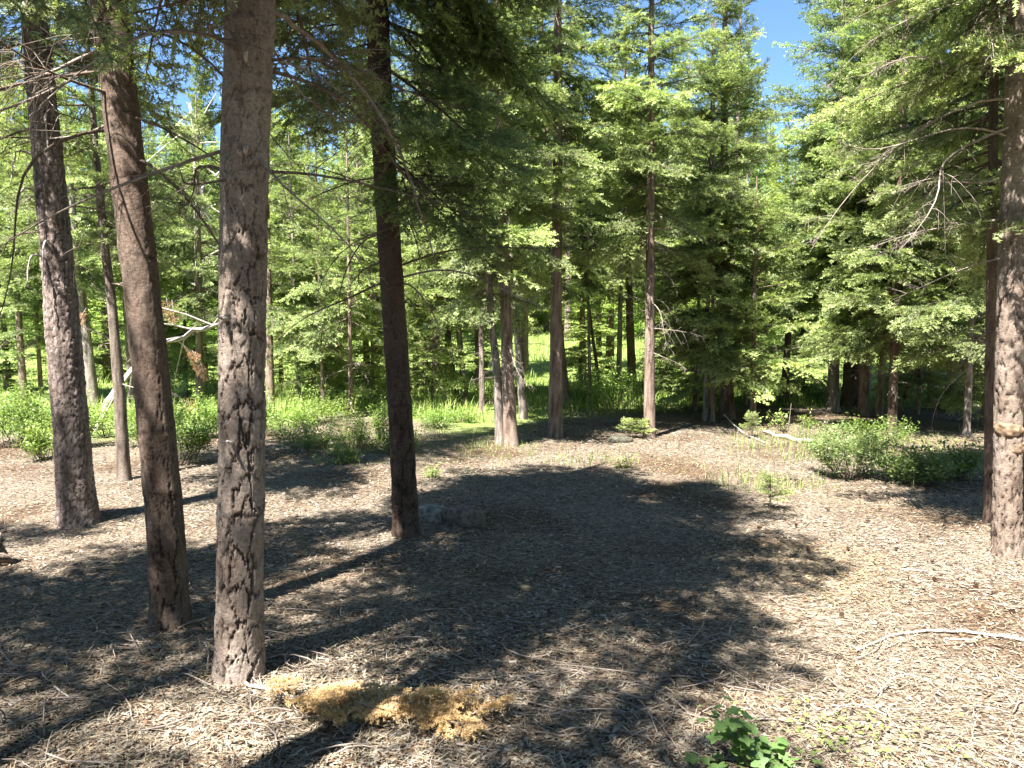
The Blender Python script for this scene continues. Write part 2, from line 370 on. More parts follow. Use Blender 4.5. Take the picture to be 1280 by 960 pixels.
def fir_branch(L, seed, q='mid', flare=.46, dead=False, leafm='fir'):
    r = rng(seed); mb = MB()
    dx, npm, nl, wd, sub = {'seed': (.028, 230, .026, .0075, 0), 'mid': (.085, 190, .038, .0118, .075), 'fine': (.068, 260, .030, .0085, .055), 'straw': (.030, 330, .028, .0085, .035), 'far': (.17, 44, .15, .070, 0), 'top': (.12, 62, .085, .034, 0)}[q]
    ns = 9; s = np.linspace(0, 1, ns)
    bend = r.normal(0, .05); arch = r.uniform(.05, .16)
    def main(t): return np.stack([L * t, L * bend * np.sin(t * 3), L * (arch * t - (arch + .07) * t * t + .05 * t ** 4)], -1)
    P = main(s); rad = (.006 + .0055 * L) * (1 - .88 * s)
    V, Fq = tubes(P, rad, 5); mb.add(V, Fq, 1)
    k = max(5, int(L * .86 / dx)); ti = np.repeat(np.linspace(.14, .985, k), 2) + r.normal(0, .012, 2 * k); ti = np.clip(ti, .06, .995)
    sd = np.tile([1., -1.], k)
    ll = (flare * L * (1.03 - ti) ** .72 * np.minimum(1, (ti + .12) / .42) + .05) * r.uniform(.55, 1.15, 2 * k)
    kp = r.random(2 * k) > .06; ti, sd, ll = ti[kp], sd[kp], ll[kp]; m = len(ti)
    p0 = main(ti); an = R(62) - R(22) * ti + r.normal(0, .12, m)
    d = np.stack([np.cos(an), np.sin(an) * sd, r.normal(-.04, .20, m)], -1); d *= ll[:, None]
    stt = .10 * (1 - ti)
    S, D, T = [p0], [d], [ti * .55]
    tt = np.linspace(0, 1, 4)[None, :, None]
    Pl = p0[:, None] + d[:, None] * tt; Pl[..., 2] -= .10 * ll[:, None] * tt[..., 0] ** 2
    V, Fq = tubes(Pl, (.0012 + .006 * ll)[:, None] * (1 - .75 * tt[..., 0]), 3); mb.add(V, Fq, 1)
    if sub:
        c = np.maximum(1, (ll / sub)).astype(int); ii = np.repeat(np.arange(m), 2 * c); n2 = len(ii)
        t2 = r.uniform(.15, .97, n2); s2 = np.where(np.arange(n2) % 2, 1., -1.)
        l2 = (ll[ii] * (1 - t2) * .60 + .045) * r.uniform(.6, 1.15, n2)
        dn = d[ii] / ll[ii][:, None]; sv = np.stack([-dn[:, 1], dn[:, 0], 0 * s2], -1)
        q2 = p0[ii] + d[ii] * t2[:, None]; q2[:, 2] -= .10 * ll[ii] * t2 * t2
        d2 = (dn * .72 + sv * (.69 * s2)[:, None]); d2[:, 2] += r.normal(.02, .28, n2); d2 *= l2[:, None]
        S.append(q2); D.append(d2); T.append(.25 + .5 * t2)
        if q == 'fine' or dead:
            Pl = q2[:, None] + d2[:, None] * np.linspace(0, 1, 2)[None, :, None]
            V, Fq = tubes(Pl, np.full((n2, 2), .0013), 3); mb.add(V, Fq, 1)
    tm = main(np.array([.80])); S.append(tm); D.append(main(np.array([1.])) - tm); T.append(np.array([.9]))
    if not dead or leafm != 'fir':
        S, D, T = np.concatenate(S), np.concatenate(D), np.concatenate(T)
        V, Fq, A = blades(S, D, np.array([0, 0, 1.]), npm * (1 if not dead else .6), nl, wd, r, T, .45)
        mb.add(V, Fq, 0, A)
    return mb
def pine_branch(L, seed, q='mid'):
    r = rng(seed); mb = MB(); s = np.linspace(0, 1, 8)
    def main(t): return np.stack([L * t, .06 * L * np.sin(3 * t + seed), L * (.05 * t + .28 * t * t)], -1)
    V, Fq = tubes(main(s), (.005 + .006 * L) * (1 - .8 * s), 4); mb.add(V, Fq, 1)
    m = int(10 + 9 * L); ti = r.uniform(.25, 1, m); ll = .38 * L * (1.1 - ti) * r.uniform(.5, 1, m) + .10
    an = r.uniform(.4, 1.1, m) * r.choice([-1, 1], m); d = np.stack([np.cos(an), np.sin(an), r.uniform(-.15, .75, m)], -1) * ll[:, None]
    p0 = main(ti)
    Pl = p0[:, None] + d[:, None] * np.linspace(0, 1, 3)[None, :, None]; V, Fq = tubes(Pl, np.full((m, 3), .004), 3); mb.add(V, Fq, 1)
    V, Fq, A = blades(p0, d * 1.05, np.array([0, 0, 1.]), 460 if q == 'mid' else 150, .055 if q == 'mid' else .09, .0045 if q == 'mid' else .014, r, ti * .7, 1.0, (.4, 1.0), .25)
    V = V + np.array([0, 0, 0]); mb.add(V, Fq, 0, A); return mb
def bare_branch(L, seed, droop=.35, twigs=1.0, thick=1.0):
    r = rng(seed); mb = MB(); s = np.linspace(0, 1, 12)
    a, b = r.normal(0, .10), r.normal(0, .05)
    def main(t): return np.stack([L * (t - .18 * droop * t * t), L * (a * t * t + b * np.sin(6 * t)), L * (.10 * t - droop * t ** 2 * 1.15 + .12 * droop * t ** 4)], -1)
    V, Fq = tubes(main(s), thick * (.0035 + .0042 * L) * (1 - .85 * s), 5); mb.add(V, Fq, 0)
    m = int((6 + 9 * L) * twigs)
    if m:
        ti = np.sort(r.uniform(.18, .98, m)); ll = (.40 * L * (1.05 - ti) + .08) * r.uniform(.35, 1.15, m); an = r.uniform(.5, 1.15, m) * r.choice([-1, 1], m)
        t = np.linspace(0, 1, 6)[None, :]
        cu = r.normal(0, .25, m)[:, None]
        x = ll[:, None] * (np.cos(an)[:, None] * t); y = ll[:, None] * (np.sin(an)[:, None] * t + cu * t * t)
        z = ll[:, None] * (r.normal(0, .2, m)[:, None] * t - r.uniform(.1, .9, m)[:, None] * t ** 2)
        Pl = main(ti)[:, None] + np.stack([x, y, z], -1)
        V, Fq = tubes(Pl, thick * (.0009 + .0022 * ll)[:, None] * (1.2 - t), 3); mb.add(V, Fq, 0)
        m2 = m * 3; ii = r.integers(0, m, m2); k = r.integers(1, 5, m2); q = Pl[ii, k]
        l2 = ll[ii] * r.uniform(.15, .4, m2); dd = r.normal(0, 1, (m2, 3)); dd[:, 2] -= .5; dd[:, 0] += .6; dd /= np.linalg.norm(dd, axis=1, keepdims=True)
        t3 = np.linspace(0, 1, 4)[None, :, None]; Pq = q[:, None] + dd[:, None] * l2[:, None, None] * t3; Pq[..., 2] -= .25 * l2[:, None] * t3[..., 0] ** 2
        V, Fq = tubes(Pq, np.full((m2, 4), .0011 * thick), 3); mb.add(V, Fq, 0)
    return mb
FIRL = [.5, .9, 1.3, 1.8, 2.4]
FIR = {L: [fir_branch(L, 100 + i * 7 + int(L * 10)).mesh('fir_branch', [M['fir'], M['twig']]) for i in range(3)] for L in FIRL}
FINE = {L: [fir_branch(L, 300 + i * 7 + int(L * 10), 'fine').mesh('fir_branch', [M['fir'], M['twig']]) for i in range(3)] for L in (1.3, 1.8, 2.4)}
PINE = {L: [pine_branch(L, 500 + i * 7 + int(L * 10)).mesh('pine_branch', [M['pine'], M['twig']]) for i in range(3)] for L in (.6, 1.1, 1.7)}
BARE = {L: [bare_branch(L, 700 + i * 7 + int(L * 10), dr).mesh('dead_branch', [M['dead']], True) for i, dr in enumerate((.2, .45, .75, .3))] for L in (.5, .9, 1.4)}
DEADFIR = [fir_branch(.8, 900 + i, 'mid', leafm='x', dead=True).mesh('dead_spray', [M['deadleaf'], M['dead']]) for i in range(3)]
STRAW = [fir_branch(.30, 930 + i, 'straw', leafm='x').mesh('dead_spray', [M['strawleaf'], M['dead']]) for i in range(4)]
def pick(D, L, r):
    k = min(D, key=lambda a: abs(a - L)); return D[k][r.integers(len(D[k]))], L / k

def place_branch(par, D, name, P, az, pitch, L, r, roll=0, color=None):
    me, s = pick(D, L, r)
    m = Matrix.Translation(Vector(P)) @ Matrix.Rotation(az, 4, 'Z') @ Matrix.Rotation(-pitch, 4, 'Y') @ Matrix.Rotation(roll, 4, 'X') @ Matrix.Diagonal((s, s, s, 1))
    o = obj(name, me, par, mat4=m)
    if color is not None: o.color = (*color, 1)
    return o

# far and upper crowns: one joined mesh each, shared between trees
def crown_mesh(hgt, Lmax, base, seed, q='far', dz=.42, per=6, kind='fir', prof=.85, mats=None):
    r = rng(seed); mb = MB(); z = base; lib = {}
    for L in (.4, .8, 1.3, 1.9, 2.6):
        lib[L] = [(fir_branch(L, seed * 31 + i + int(L * 10), q) if kind == 'fir' else pine_branch(L, seed * 31 + i, 'far')) for i in range(3)]
    while z < hgt - .15:
        t = (z - base) / (hgt - base); Lw = Lmax * (1 - t) ** prof * (.75 + .25 * min(1, t * 6)) + .12
        for k in range(per if t < .8 else 4):
            L = Lw * r.uniform(.6, 1.15); az = r.random() * 6.283; kk = min(lib, key=lambda a: abs(a - L)); b = lib[kk][r.integers(3)]; s = L / kk
            pitch = R(-14 + 50 * t) + r.normal(0, .13); ro = r.normal(0, .25); off = mb.n
            m = np.array(Matrix.Translation((0, 0, z + r.normal(0, .12))) @ Matrix.Rotation(az, 4, 'Z') @ Matrix.Rotation(-pitch, 4, 'Y') @ Matrix.Rotation(ro, 4, 'X') @ Matrix.Diagonal((s, s, s, 1)))
            V = np.concatenate(b.v); V = V @ m[:3, :3].T + m[:3, 3]
            mb.v.append(V); mb.a.append(np.concatenate(b.a)); mb.n += len(V)
            mb.f3 += [(f + off, mm) for f, mm in b.f3]
            mb.f4 += [(f + off, mm) for f, mm in b.f4] if L > .5 else []
        z += dz * r.uniform(.7, 1.3) * (1 if t < .7 else .7)
    return mb.mesh('crown', mats or [M['firfar'], M['twig']])
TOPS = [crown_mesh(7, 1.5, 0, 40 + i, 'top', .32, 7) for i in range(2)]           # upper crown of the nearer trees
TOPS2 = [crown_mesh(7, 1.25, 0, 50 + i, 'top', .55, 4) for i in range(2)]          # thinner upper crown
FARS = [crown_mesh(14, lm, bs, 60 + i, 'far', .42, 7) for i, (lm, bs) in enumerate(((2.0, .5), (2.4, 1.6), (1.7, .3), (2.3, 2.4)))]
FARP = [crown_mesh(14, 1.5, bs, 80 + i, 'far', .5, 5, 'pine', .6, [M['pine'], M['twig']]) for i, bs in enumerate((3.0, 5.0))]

# ------------------------------------------------------------ trunks
def spine(pts, Y, total, z0):
    P = [at(px, py, Y) for px, py in pts]; P[0][2] = z0 - .06
    P = np.array(P); d = P[-1] - P[max(0, len(P) - 3)]; d = d / d[2]
    zt = P[-1][2]; ext = []
    for k in range(1, 5):
        f = k / 4; z = zt + (z0 + total - zt) * f; ext.append([P[-1][0] + d[0] * (z - zt) * (1 - .5 * f), P[-1][1], z])
    return np.array(list(P) + ext)
def trunk_mesh(sp, r0, r1, bark, z_fine, n_th, n_fine, mats, seed=0, flare=.35, taper_vis=None):
    b = sp[0]; z0 = b[2]; ztop = sp[-1][2]
    zf = np.linspace(z0, z_fine, n_fine); zz = np.concatenate([zf, np.linspace(z_fine, ztop, 26)[1:]])
    o = np.argsort(sp[:, 2]); zs = sp[o, 2]
    def sm(c):
        v = np.interp(zz, zs, sp[o, c]); k = max(3, n_fine // 14); ker = np.ones(k) / k
        vp = np.concatenate([np.full(k, v[0]), v, np.full(k, v[-1])]); return np.convolve(vp, ker, 'same')[k:-k]
    cx, cyy = sm(0), sm(1)
    h = zz - z0; tot = ztop - z0
    if taper_vis: rv = np.interp(h, [0, z_fine - z0, tot], [r0, taper_vis, r1])
    else: rv = r0 + (r1 - r0) * (h / tot) ** .9
    rv = rv * (1 + flare * np.exp(-h / .10) + .10 * np.exp(-h / .5))
    th = np.arange(n_th) / n_th * 2 * math.pi
    T, Z = np.meshgrid(th, h); Rv = np.repeat(rv[:, None], n_th, 1)
    U = T / (2 * math.pi); crack = np.zeros_like(T); D = np.zeros_like(T)
    nx, ny = np.cos(T) * 1.5, np.sin(T) * 1.5
    low = .012 * (fbm(nx + 3 + Z * .8, ny + Z * .5, seed, 3) - .45) * (r0 / .1)
    wob = (fbm(nx * 2 + Z * 3, ny * 2 - Z * 2, seed + 3, 3) - .45)
    wf = fbm(nx * 7 + Z * 2, ny * 7 + Z * 16, seed + 13, 4) - .45; wf2 = fbm(nx * 6 - Z * 3 + 4, ny * 6 + Z * 13, seed + 17, 4) - .45
    gm2 = sstep(.25, .65, fbm(nx * 4 + Z * 2 + 8, ny * 4 - Z * 7, seed + 29, 3))
    gm = sstep(.30, .62, fbm(nx * 3 + Z * 1.2, ny * 3 + Z * 6, seed + 23, 3))
    fade = (h[:, None] < z_fine - z0 + .2)
    jag = fbm(nx * 22 + Z * 5, ny * 22 + Z * 60, seed + 41, 3) - .45; jag2 = fbm(nx * 20 - Z * 7, ny * 20 + Z * 50, seed + 43, 3) - .45
    def plates(nu, vs, sd, wu=.30, wv=.45):
        return vor(U * nu + wob * .8 + wf * wu + jag * .22, Z / vs + wob * 1.1 + wf2 * wv + jag2 * .30, nu, sd)
    if bark == 'C':
        up = sstep(2.7, 1.1, Z); e, idd = plates(8, .15, 1); wdt = .030 + .075 * gm2 * up
        c = 1 - sstep(wdt * .35, wdt, e); e2, id2 = plates(17, .055, 2); c2 = (1 - sstep(.015, .06, e2)) * gm
        D += -(.005 + .010 * up) * c - .0018 * c2 + (idd - .5) * .004 * up + (id2 - .5) * .0042 * (.45 + .55 * up); crack = np.maximum(c * (.30 + .50 * up), c2 * .40)
        D += .0045 * (fbm(nx * 12 + Z * 3, Z * 60 + ny * 3, 8, 4) - .45)
    elif bark == 'A':
        e, idd = plates(19, .065, 3, .5, .8); c = 1 - sstep(.02, .11, e) * (.35 + .65 * gm2); e2, id2 = plates(31, .026, 6); c2 = 1 - sstep(.02, .10, e2)
        D += -.006 * c + (idd - .5) * .006 + (id2 - .5) * .0065 - .002 * c2; crack = np.maximum(c * .9, c2 * .4)
        D += .004 * (fbm(nx * 12, Z * 40, 9, 3) - .45)
    elif bark in 'BD':
        up = sstep(1.9, .3, Z) * .8 + .2; e, idd = plates(8, .22, 4); wdt = .02 + .08 * gm2 * up; c = (1 - sstep(wdt * .3, wdt, e))
        e2, id2 = plates(17, .07, 7); D += -.009 * c * up + (idd - .5) * .003 * up + (id2 - .5) * .0028; crack = np.maximum(c * .85 * (.35 + .65 * up), (1 - sstep(.02, .08, e2)) * .25)
        D += .0028 * (fbm(nx * 10, Z * 46, 9, 3) - .45)
    else:
        e, idd = plates(9, .12, 5); c = 1 - sstep(.03, .12, e); D += (-.06 * c + .05 * (idd - .5)) * r0; crack = c * .7
    if bark in 'BCD':
        rr = rng(seed + 5); zr = .3
        while zr < z_fine - z0 + .3:
            zz_ = zr + .015 * np.sin(T + rr.random() * 6) + .05 * wob + .02 * wf
            g = np.exp(-((Z - zz_) / .010) ** 2); g2 = np.exp(-((Z - zz_) / .05) ** 2); br = sstep(.35, .6, vnoise(U * 7, Z * 0 + zr * 3, 3))
            D += (g2 * .0035 - g * .003 * (.3 + br)); crack = np.maximum(crack, g * (.15 + .6 * br) * (.4 + .6 * gm)); zr += rr.uniform(.24, .46)
    D = np.where(fade, D, D * .3)
    Rv = Rv + D + low
    V = np.stack([cx[:, None] + Rv * np.cos(T) - b[0], cyy[:, None] + Rv * np.sin(T) - b[1], np.repeat(zz[:, None], n_th, 1) - z0], -1)
    n = len(zz); i = np.arange(n - 1)[:, None]; j = np.arange(n_th)[None]; jn = (j + 1) % n_th
    Fq = np.stack([i * n_th + j, i * n_th + jn, (i + 1) * n_th + jn, (i + 1) * n_th + j], -1).reshape(-1, 4)
    mb = MB(); mb.add(V.reshape(-1, 3), Fq, 0, np.clip(crack, 0, 1).ravel())
    return mb.mesh('trunk', mats, True), np.stack([cx - b[0], cyy - b[1], zz - z0, rv], -1)
def on_axis(ax, h): return np.array([np.interp(h, ax[:, 2], ax[:, i]) for i in (0, 1)] + [h]), np.interp(h, ax[:, 2], ax[:, 3])

def make_tree(name, pts, wpx, total, bark, label, cat, zf, nth, nf, cb=None, Lmax=1.6, vis=None, kind='fir', seed=0, flare=.3, fine=False,
              topx=.5, dead=(0, 0), tint=(1, 1, 1), wtop=None, group=None, dz=.34, per=6, azr=None, baseY=None, low_pitch=-24, barktint=(1, 1, 1), has_top=True, prof=.75):
    r = rng(1000 + seed)
    b = gp(*pts[0]) if baseY is None else None
    if baseY is not None: b = at(pts[0][0], pts[0][1], baseY); b[2] = Hs(b[0], b[1])
    Y = b[1]; r0 = wpx / 2 / F_PX * Y * .97
    if len(pts) == 1: pts = [pts[0], (pts[0][0] + (pts[0][0] - 640) * .02 + r.normal(0, 5), pts[0][1] - 260)]
    sp = spine(pts, Y, total, b[2])
    me, ax = trunk_mesh(sp, r0, max(.012, r0 * .15), bark[0], b[2] + zf, nth, nf, [M['bark' + {'C': 'C', 'A': 'A', 'B': 'B', 'D': 'B'}.get(bark[0], bark[0])]], seed, flare, (wtop / 2 / F_PX * Y) if wtop else None)
    t = empty(name, tuple(sp[0]), label, cat, group)
    tk = obj('trunk', me, t); tk.color = (*barktint, 1)
    if cb is None: cb = total * .3
    vis = min(vis if vis is not None else 6, total)
    D = (FINE if fine else FIR) if kind == 'fir' else PINE
    z = cb; tc = np.array(tint)
    while z < min(vis, total - .25):
        tt = (z - cb) / (total - cb); Lw = Lmax * (1 - tt) ** prof * (.8 + .2 * min(1, tt * 8)) + .1
        for k in range(per):
            h = z + r.normal(0, .035); P, rr = on_axis(ax, h)
            az = r.random() * 6.283 if azr is None else r.uniform(*azr)
            pitch = R(low_pitch + (38 - low_pitch) * tt ** .8) + r.normal(0, .14)
            place_branch(t, D, 'branch', P + np.array([math.cos(az), math.sin(az), 0]) * rr * .6, az, pitch, Lw * r.uniform(.6, 1.12), r, r.normal(0, .13), tc * r.uniform(.85, 1.15))
        z += dz * r.uniform(.75, 1.25)
    if has_top and vis < total - 1:
        P, _ = on_axis(ax, vis); tt = (vis - cb) / (total - cb); s = (total - vis + .25) / 7
        w = Lmax * (1 - tt) ** prof / 1.5 * 1.05
        lib = TOPS if kind == 'fir' else FARP
        if kind == 'fir':
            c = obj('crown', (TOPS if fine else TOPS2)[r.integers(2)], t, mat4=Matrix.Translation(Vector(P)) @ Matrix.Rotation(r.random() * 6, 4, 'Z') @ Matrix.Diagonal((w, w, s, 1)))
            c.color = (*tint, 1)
    n, (za, zb) = dead[0], dead[1] or (1, 2)
    for k in range(n):
        h = r.uniform(za, zb); P, rr = on_axis(ax, h); az = r.random() * 6.283
        place_branch(t, BARE, 'dead_branch', P + np.array([math.cos(az), math.sin(az), 0]) * rr * .7, az, r.normal(-.1, .25), r.uniform(.3, 1.0) * (1.5 if fine else .8), r, r.normal(0, .6), (.55, .5, .45) if fine and k % 3 else None)
    return t, ax, b

# ------------------------------------------------------------ foreground trees
A, axA, bA = make_tree('pine_tree', [(98, 652), (88, 520), (72, 330), (60, 200), (48, 80)], 46, 11, 'A', 'thick rough scaly-barked trunk leftmost in the foreground, lit grey pink', 'pine tree', 4.6, 92, 380, cb=3.7, Lmax=1.35, vis=6, fine=True, seed=1, wtop=27, dead=(12, (2.2, 4.2)), flare=.22, per=4, dz=.36)
B, axB, bB = make_tree('fir_tree', [(213, 782), (207, 660), (190, 480), (170, 300), (150, 130), (133, -20)], 45, 8.3, 'B', 'dark reddish leaning trunk with ringed bark, left of the thickest cracked trunk', 'fir tree', 3.7, 92, 380, cb=3.75, Lmax=1.7, vis=5.6, fine=True, seed=2, wtop=40, dead=(17, (2.3, 3.9)), flare=.26, per=4, dz=.4)
C, axC, bC = make_tree('fir_tree', [(298, 842), (301, 640), (303, 420), (306, 200), (314, -20)], 56, 8.5, 'C', 'nearest thick straight trunk with deeply cracked grey brown bark', 'fir tree', 3.4, 160, 540, cb=3.45, Lmax=1.8, vis=5.8, fine=True, seed=3, wtop=57, dead=(18, (2.1, 3.6)), flare=.26, per=4, dz=.4)
Dt, axD, bD = make_tree('fir_tree', [(508, 667), (503, 560), (493, 400), (482, 240), (475, 100), (470, -20)], 32, 6.1, 'D', 'dark slender trunk left of centre rising beside two flat stones', 'fir tree', 4.4, 60, 330, cb=4.1, Lmax=1.0, vis=5.4, fine=True, seed=4, wtop=26, dead=(24, (1.7, 4.2)), flare=.18, per=3, dz=.4, barktint=(.62, .6, .58))
r = rng(55)
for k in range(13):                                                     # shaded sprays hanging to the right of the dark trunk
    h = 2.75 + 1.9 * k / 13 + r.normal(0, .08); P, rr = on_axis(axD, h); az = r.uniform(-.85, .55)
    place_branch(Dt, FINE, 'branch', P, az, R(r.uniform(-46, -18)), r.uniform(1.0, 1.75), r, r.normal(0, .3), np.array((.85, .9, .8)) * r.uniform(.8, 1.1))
for k in range(8):
    h = r.uniform(3.3, 4.4); P, rr = on_axis(axD, h); az = r.uniform(2.2, 4.0)
    place_branch(Dt, FINE, 'branch', P, az, R(r.uniform(-25, 5)), r.uniform(.8, 1.3), r, r.normal(0, .3))
E, axE, bE = make_tree('fir_tree', [(1259, 692), (1259, 600), (1262, 450), (1266, 300), (1272, 150), (1276, 0)], 33, 9, 'C', 'pale lichened trunk at the right edge with a swollen burl', 'fir tree', 4.2, 60, 260, cb=3.4, Lmax=1.5, vis=5.2, fine=True, seed=5, wtop=28, dead=(8, (2.0, 3.8)), flare=.12, barktint=(.82, .8, .78))
for k in range(7):
    h = 2.3 + .25 * k; P, rr = on_axis(axE, h)
    place_branch(E, BARE, 'dead_branch', P, math.pi + r.uniform(-.4, .5), r.uniform(-.15, .1), r.uniform(.8, 1.5), r, r.normal(0, .5), (1.1, 1.1, 1.1))
# long curved bare branch reaching over from the cracked trunk
def curve_obj(name, pts, r0, r1, mt, parent=None, k=7, seed=0, sub=5, twigs=0):
    P = np.array(pts, float); n = len(P); t = np.linspace(0, n - 1, (n - 1) * sub + 1)
    i = np.clip(t.astype(int), 0, n - 2); f = (t - i)[:, None]
    Pm = P[np.clip(i - 1, 0, n - 1)]; P0 = P[i]; P1 = P[i + 1]; P2 = P[np.clip(i + 2, 0, n - 1)]
    Q = .5 * ((2 * P0) + (-Pm + P1) * f + (2 * Pm - 5 * P0 + 4 * P1 - P2) * f ** 2 + (-Pm + 3 * P0 - 3 * P1 + P2) * f ** 3)
    rr = rng(seed); Q[1:-1] += rr.normal(0, r0 * .35, Q[1:-1].shape); rad = np.linspace(r0, r1, len(Q)) * (1 + rr.normal(0, .07, len(Q)))
    base = Q[0].copy(); Q = Q - base; V, Fq = tubes(Q, rad, k); mb = MB(); mb.add(V, Fq)
    nq = len(Q)
    for e, c in ((0, 0), (nq - 1, 1)):
        ring = np.arange(k) + e * k; mb.v.append(Q[e][None]); mb.a.append(np.zeros(1)); ci = mb.n; mb.n += 1
        mb.f3.append((np.array([[ring[j], ring[(j + 1) % k], ci] for j in range(k)]), 0))
    for _ in range(twigs):
        i0 = rr.integers(2, nq - 1); d = rr.normal(0, 1, 3); d /= np.linalg.norm(d); l = rr.uniform(6, 26) * r0; tt = np.linspace(0, 1, 4)[:, None]
        V, Fq = tubes(Q[i0] + d * l * tt + np.array([0, 0, -.2]) * l * tt ** 2, np.linspace(.3 * r0, .12 * r0, 4), 4); mb.add(V, Fq)
    if parent is not None: base = base - np.array(parent.location)
    return obj(name, mb.mesh(name, [mt], True), parent, loc=tuple(base))
curve_obj('dead_branch', [at(318, -10, bC[1]), at(365, 30, 3.7), at(405, 62, 3.9), at(450, 108, 4.1), at(490, 168, 4.2), at(515, 232, 4.3), at(545, 330, 4.4)], .013, .004, M['dead'], C, seed=3, twigs=9)
curve_obj('dead_branch', [at(330, 40, bC[1]), at(380, 120, 3.7), at(440, 150, 3.8), at(480, 110, 3.9)], .006, .002, M['dead'], C, seed=4, twigs=7)
for k, (h, l, az) in enumerate([(2.9, .35, 2.6), (2.2, .12, -1.2), (1.05, .05, -1.6), (1.55, .06, -1.9), (2.55, .10, -1.3)]):
    P, rr = on_axis(axC, h); dr = np.array([math.cos(az), math.sin(az), .2]); P = P + np.array(C.location)
    curve_obj('branch_stub', [P + dr * rr * .8, P + dr * (rr + l * .5), P + dr * (rr + l) + np.array([0, 0, .02 - l * .4])], .009, .005, M['bleach'], C, seed=k)
for k, (h, l, az) in enumerate([(3.1, .35, -1.0), (2.85, .3, -1.9), (2.6, .18, -2.2), (2.2, .35, -1.3), (2.1, .25, -1.8)]):
    P, rr = on_axis(axA, h); dr = np.array([math.cos(az), math.sin(az), .0]); P = P + np.array(A.location)
    curve_obj('branch_stub', [P + dr * rr * .8, P + dr * (rr + l * .5), P + dr * (rr + l * .7) - np.array([0, 0, l * .8])], .009, .004, M['bleach'], A, seed=20 + k)
# burl on the right-hand trunk
def blob(name, rad, seed, mats, sub=(28, 20), lump=.25, freq=2.5, parent=None, loc=(0, 0, 0), flat=1.0, pit=0):
    nt_, nz = sub; th = np.arange(nt_) / nt_ * 2 * math.pi; ph = np.linspace(.001, math.pi - .001, nz)
    T, Pp = np.meshgrid(th, ph); x, y, z = np.sin(Pp) * np.cos(T), np.sin(Pp) * np.sin(T), np.cos(Pp)
    nse = (fbm(x * freq + 5, y * freq + 3, seed, 4) + fbm(y * freq + 9, z * freq + 3, seed + 1, 4) + fbm(z * freq + 2, x * freq + 7, seed + 2, 4)) / 3 * 1.5 - .69
    q = 1 + lump * 2 * nse
    V = np.stack([x * q * rad[0], y * q * rad[1], np.sign(z) * np.abs(z) ** flat * q * rad[2]], -1).reshape(-1, 3)
    i = np.arange(nz - 1)[:, None]; j = np.arange(nt_)[None]; jn = (j + 1) % nt_
    Fq = np.stack([i * nt_ + j, (i + 1) * nt_ + j, (i + 1) * nt_ + jn, i * nt_ + jn], -1).reshape(-1, 4)
    mb = MB(); mb.add(V, Fq, 0, 0); return obj(name, mb.mesh(name, mats, True), parent, loc=loc)
mb_burl = plain_mat('burl_wood', (.10, .065, .04), (.27, .19, .12), 22, .9, .8)
for h, dx, rd in ((.91, -.008, (.083, .083, .085)), (.795, .012, (.080, .080, .075))):
    P, _ = on_axis(axE, h); blob('burl', rd, int(h * 100), [mb_burl], (48, 36), .30, 2.6, E, (P[0] + dx, P[1] - .01, P[2]))
make_tree('fir_tree', [(1238, 655), (1238, 500), (1240, 300)], 15, 8, 'B', 'thin dark trunk just behind the burl trunk at right', 'fir tree', 4.5, 28, 90, cb=2.6, Lmax=1.4, vis=5, seed=6, dead=(6, (1, 2.5)))

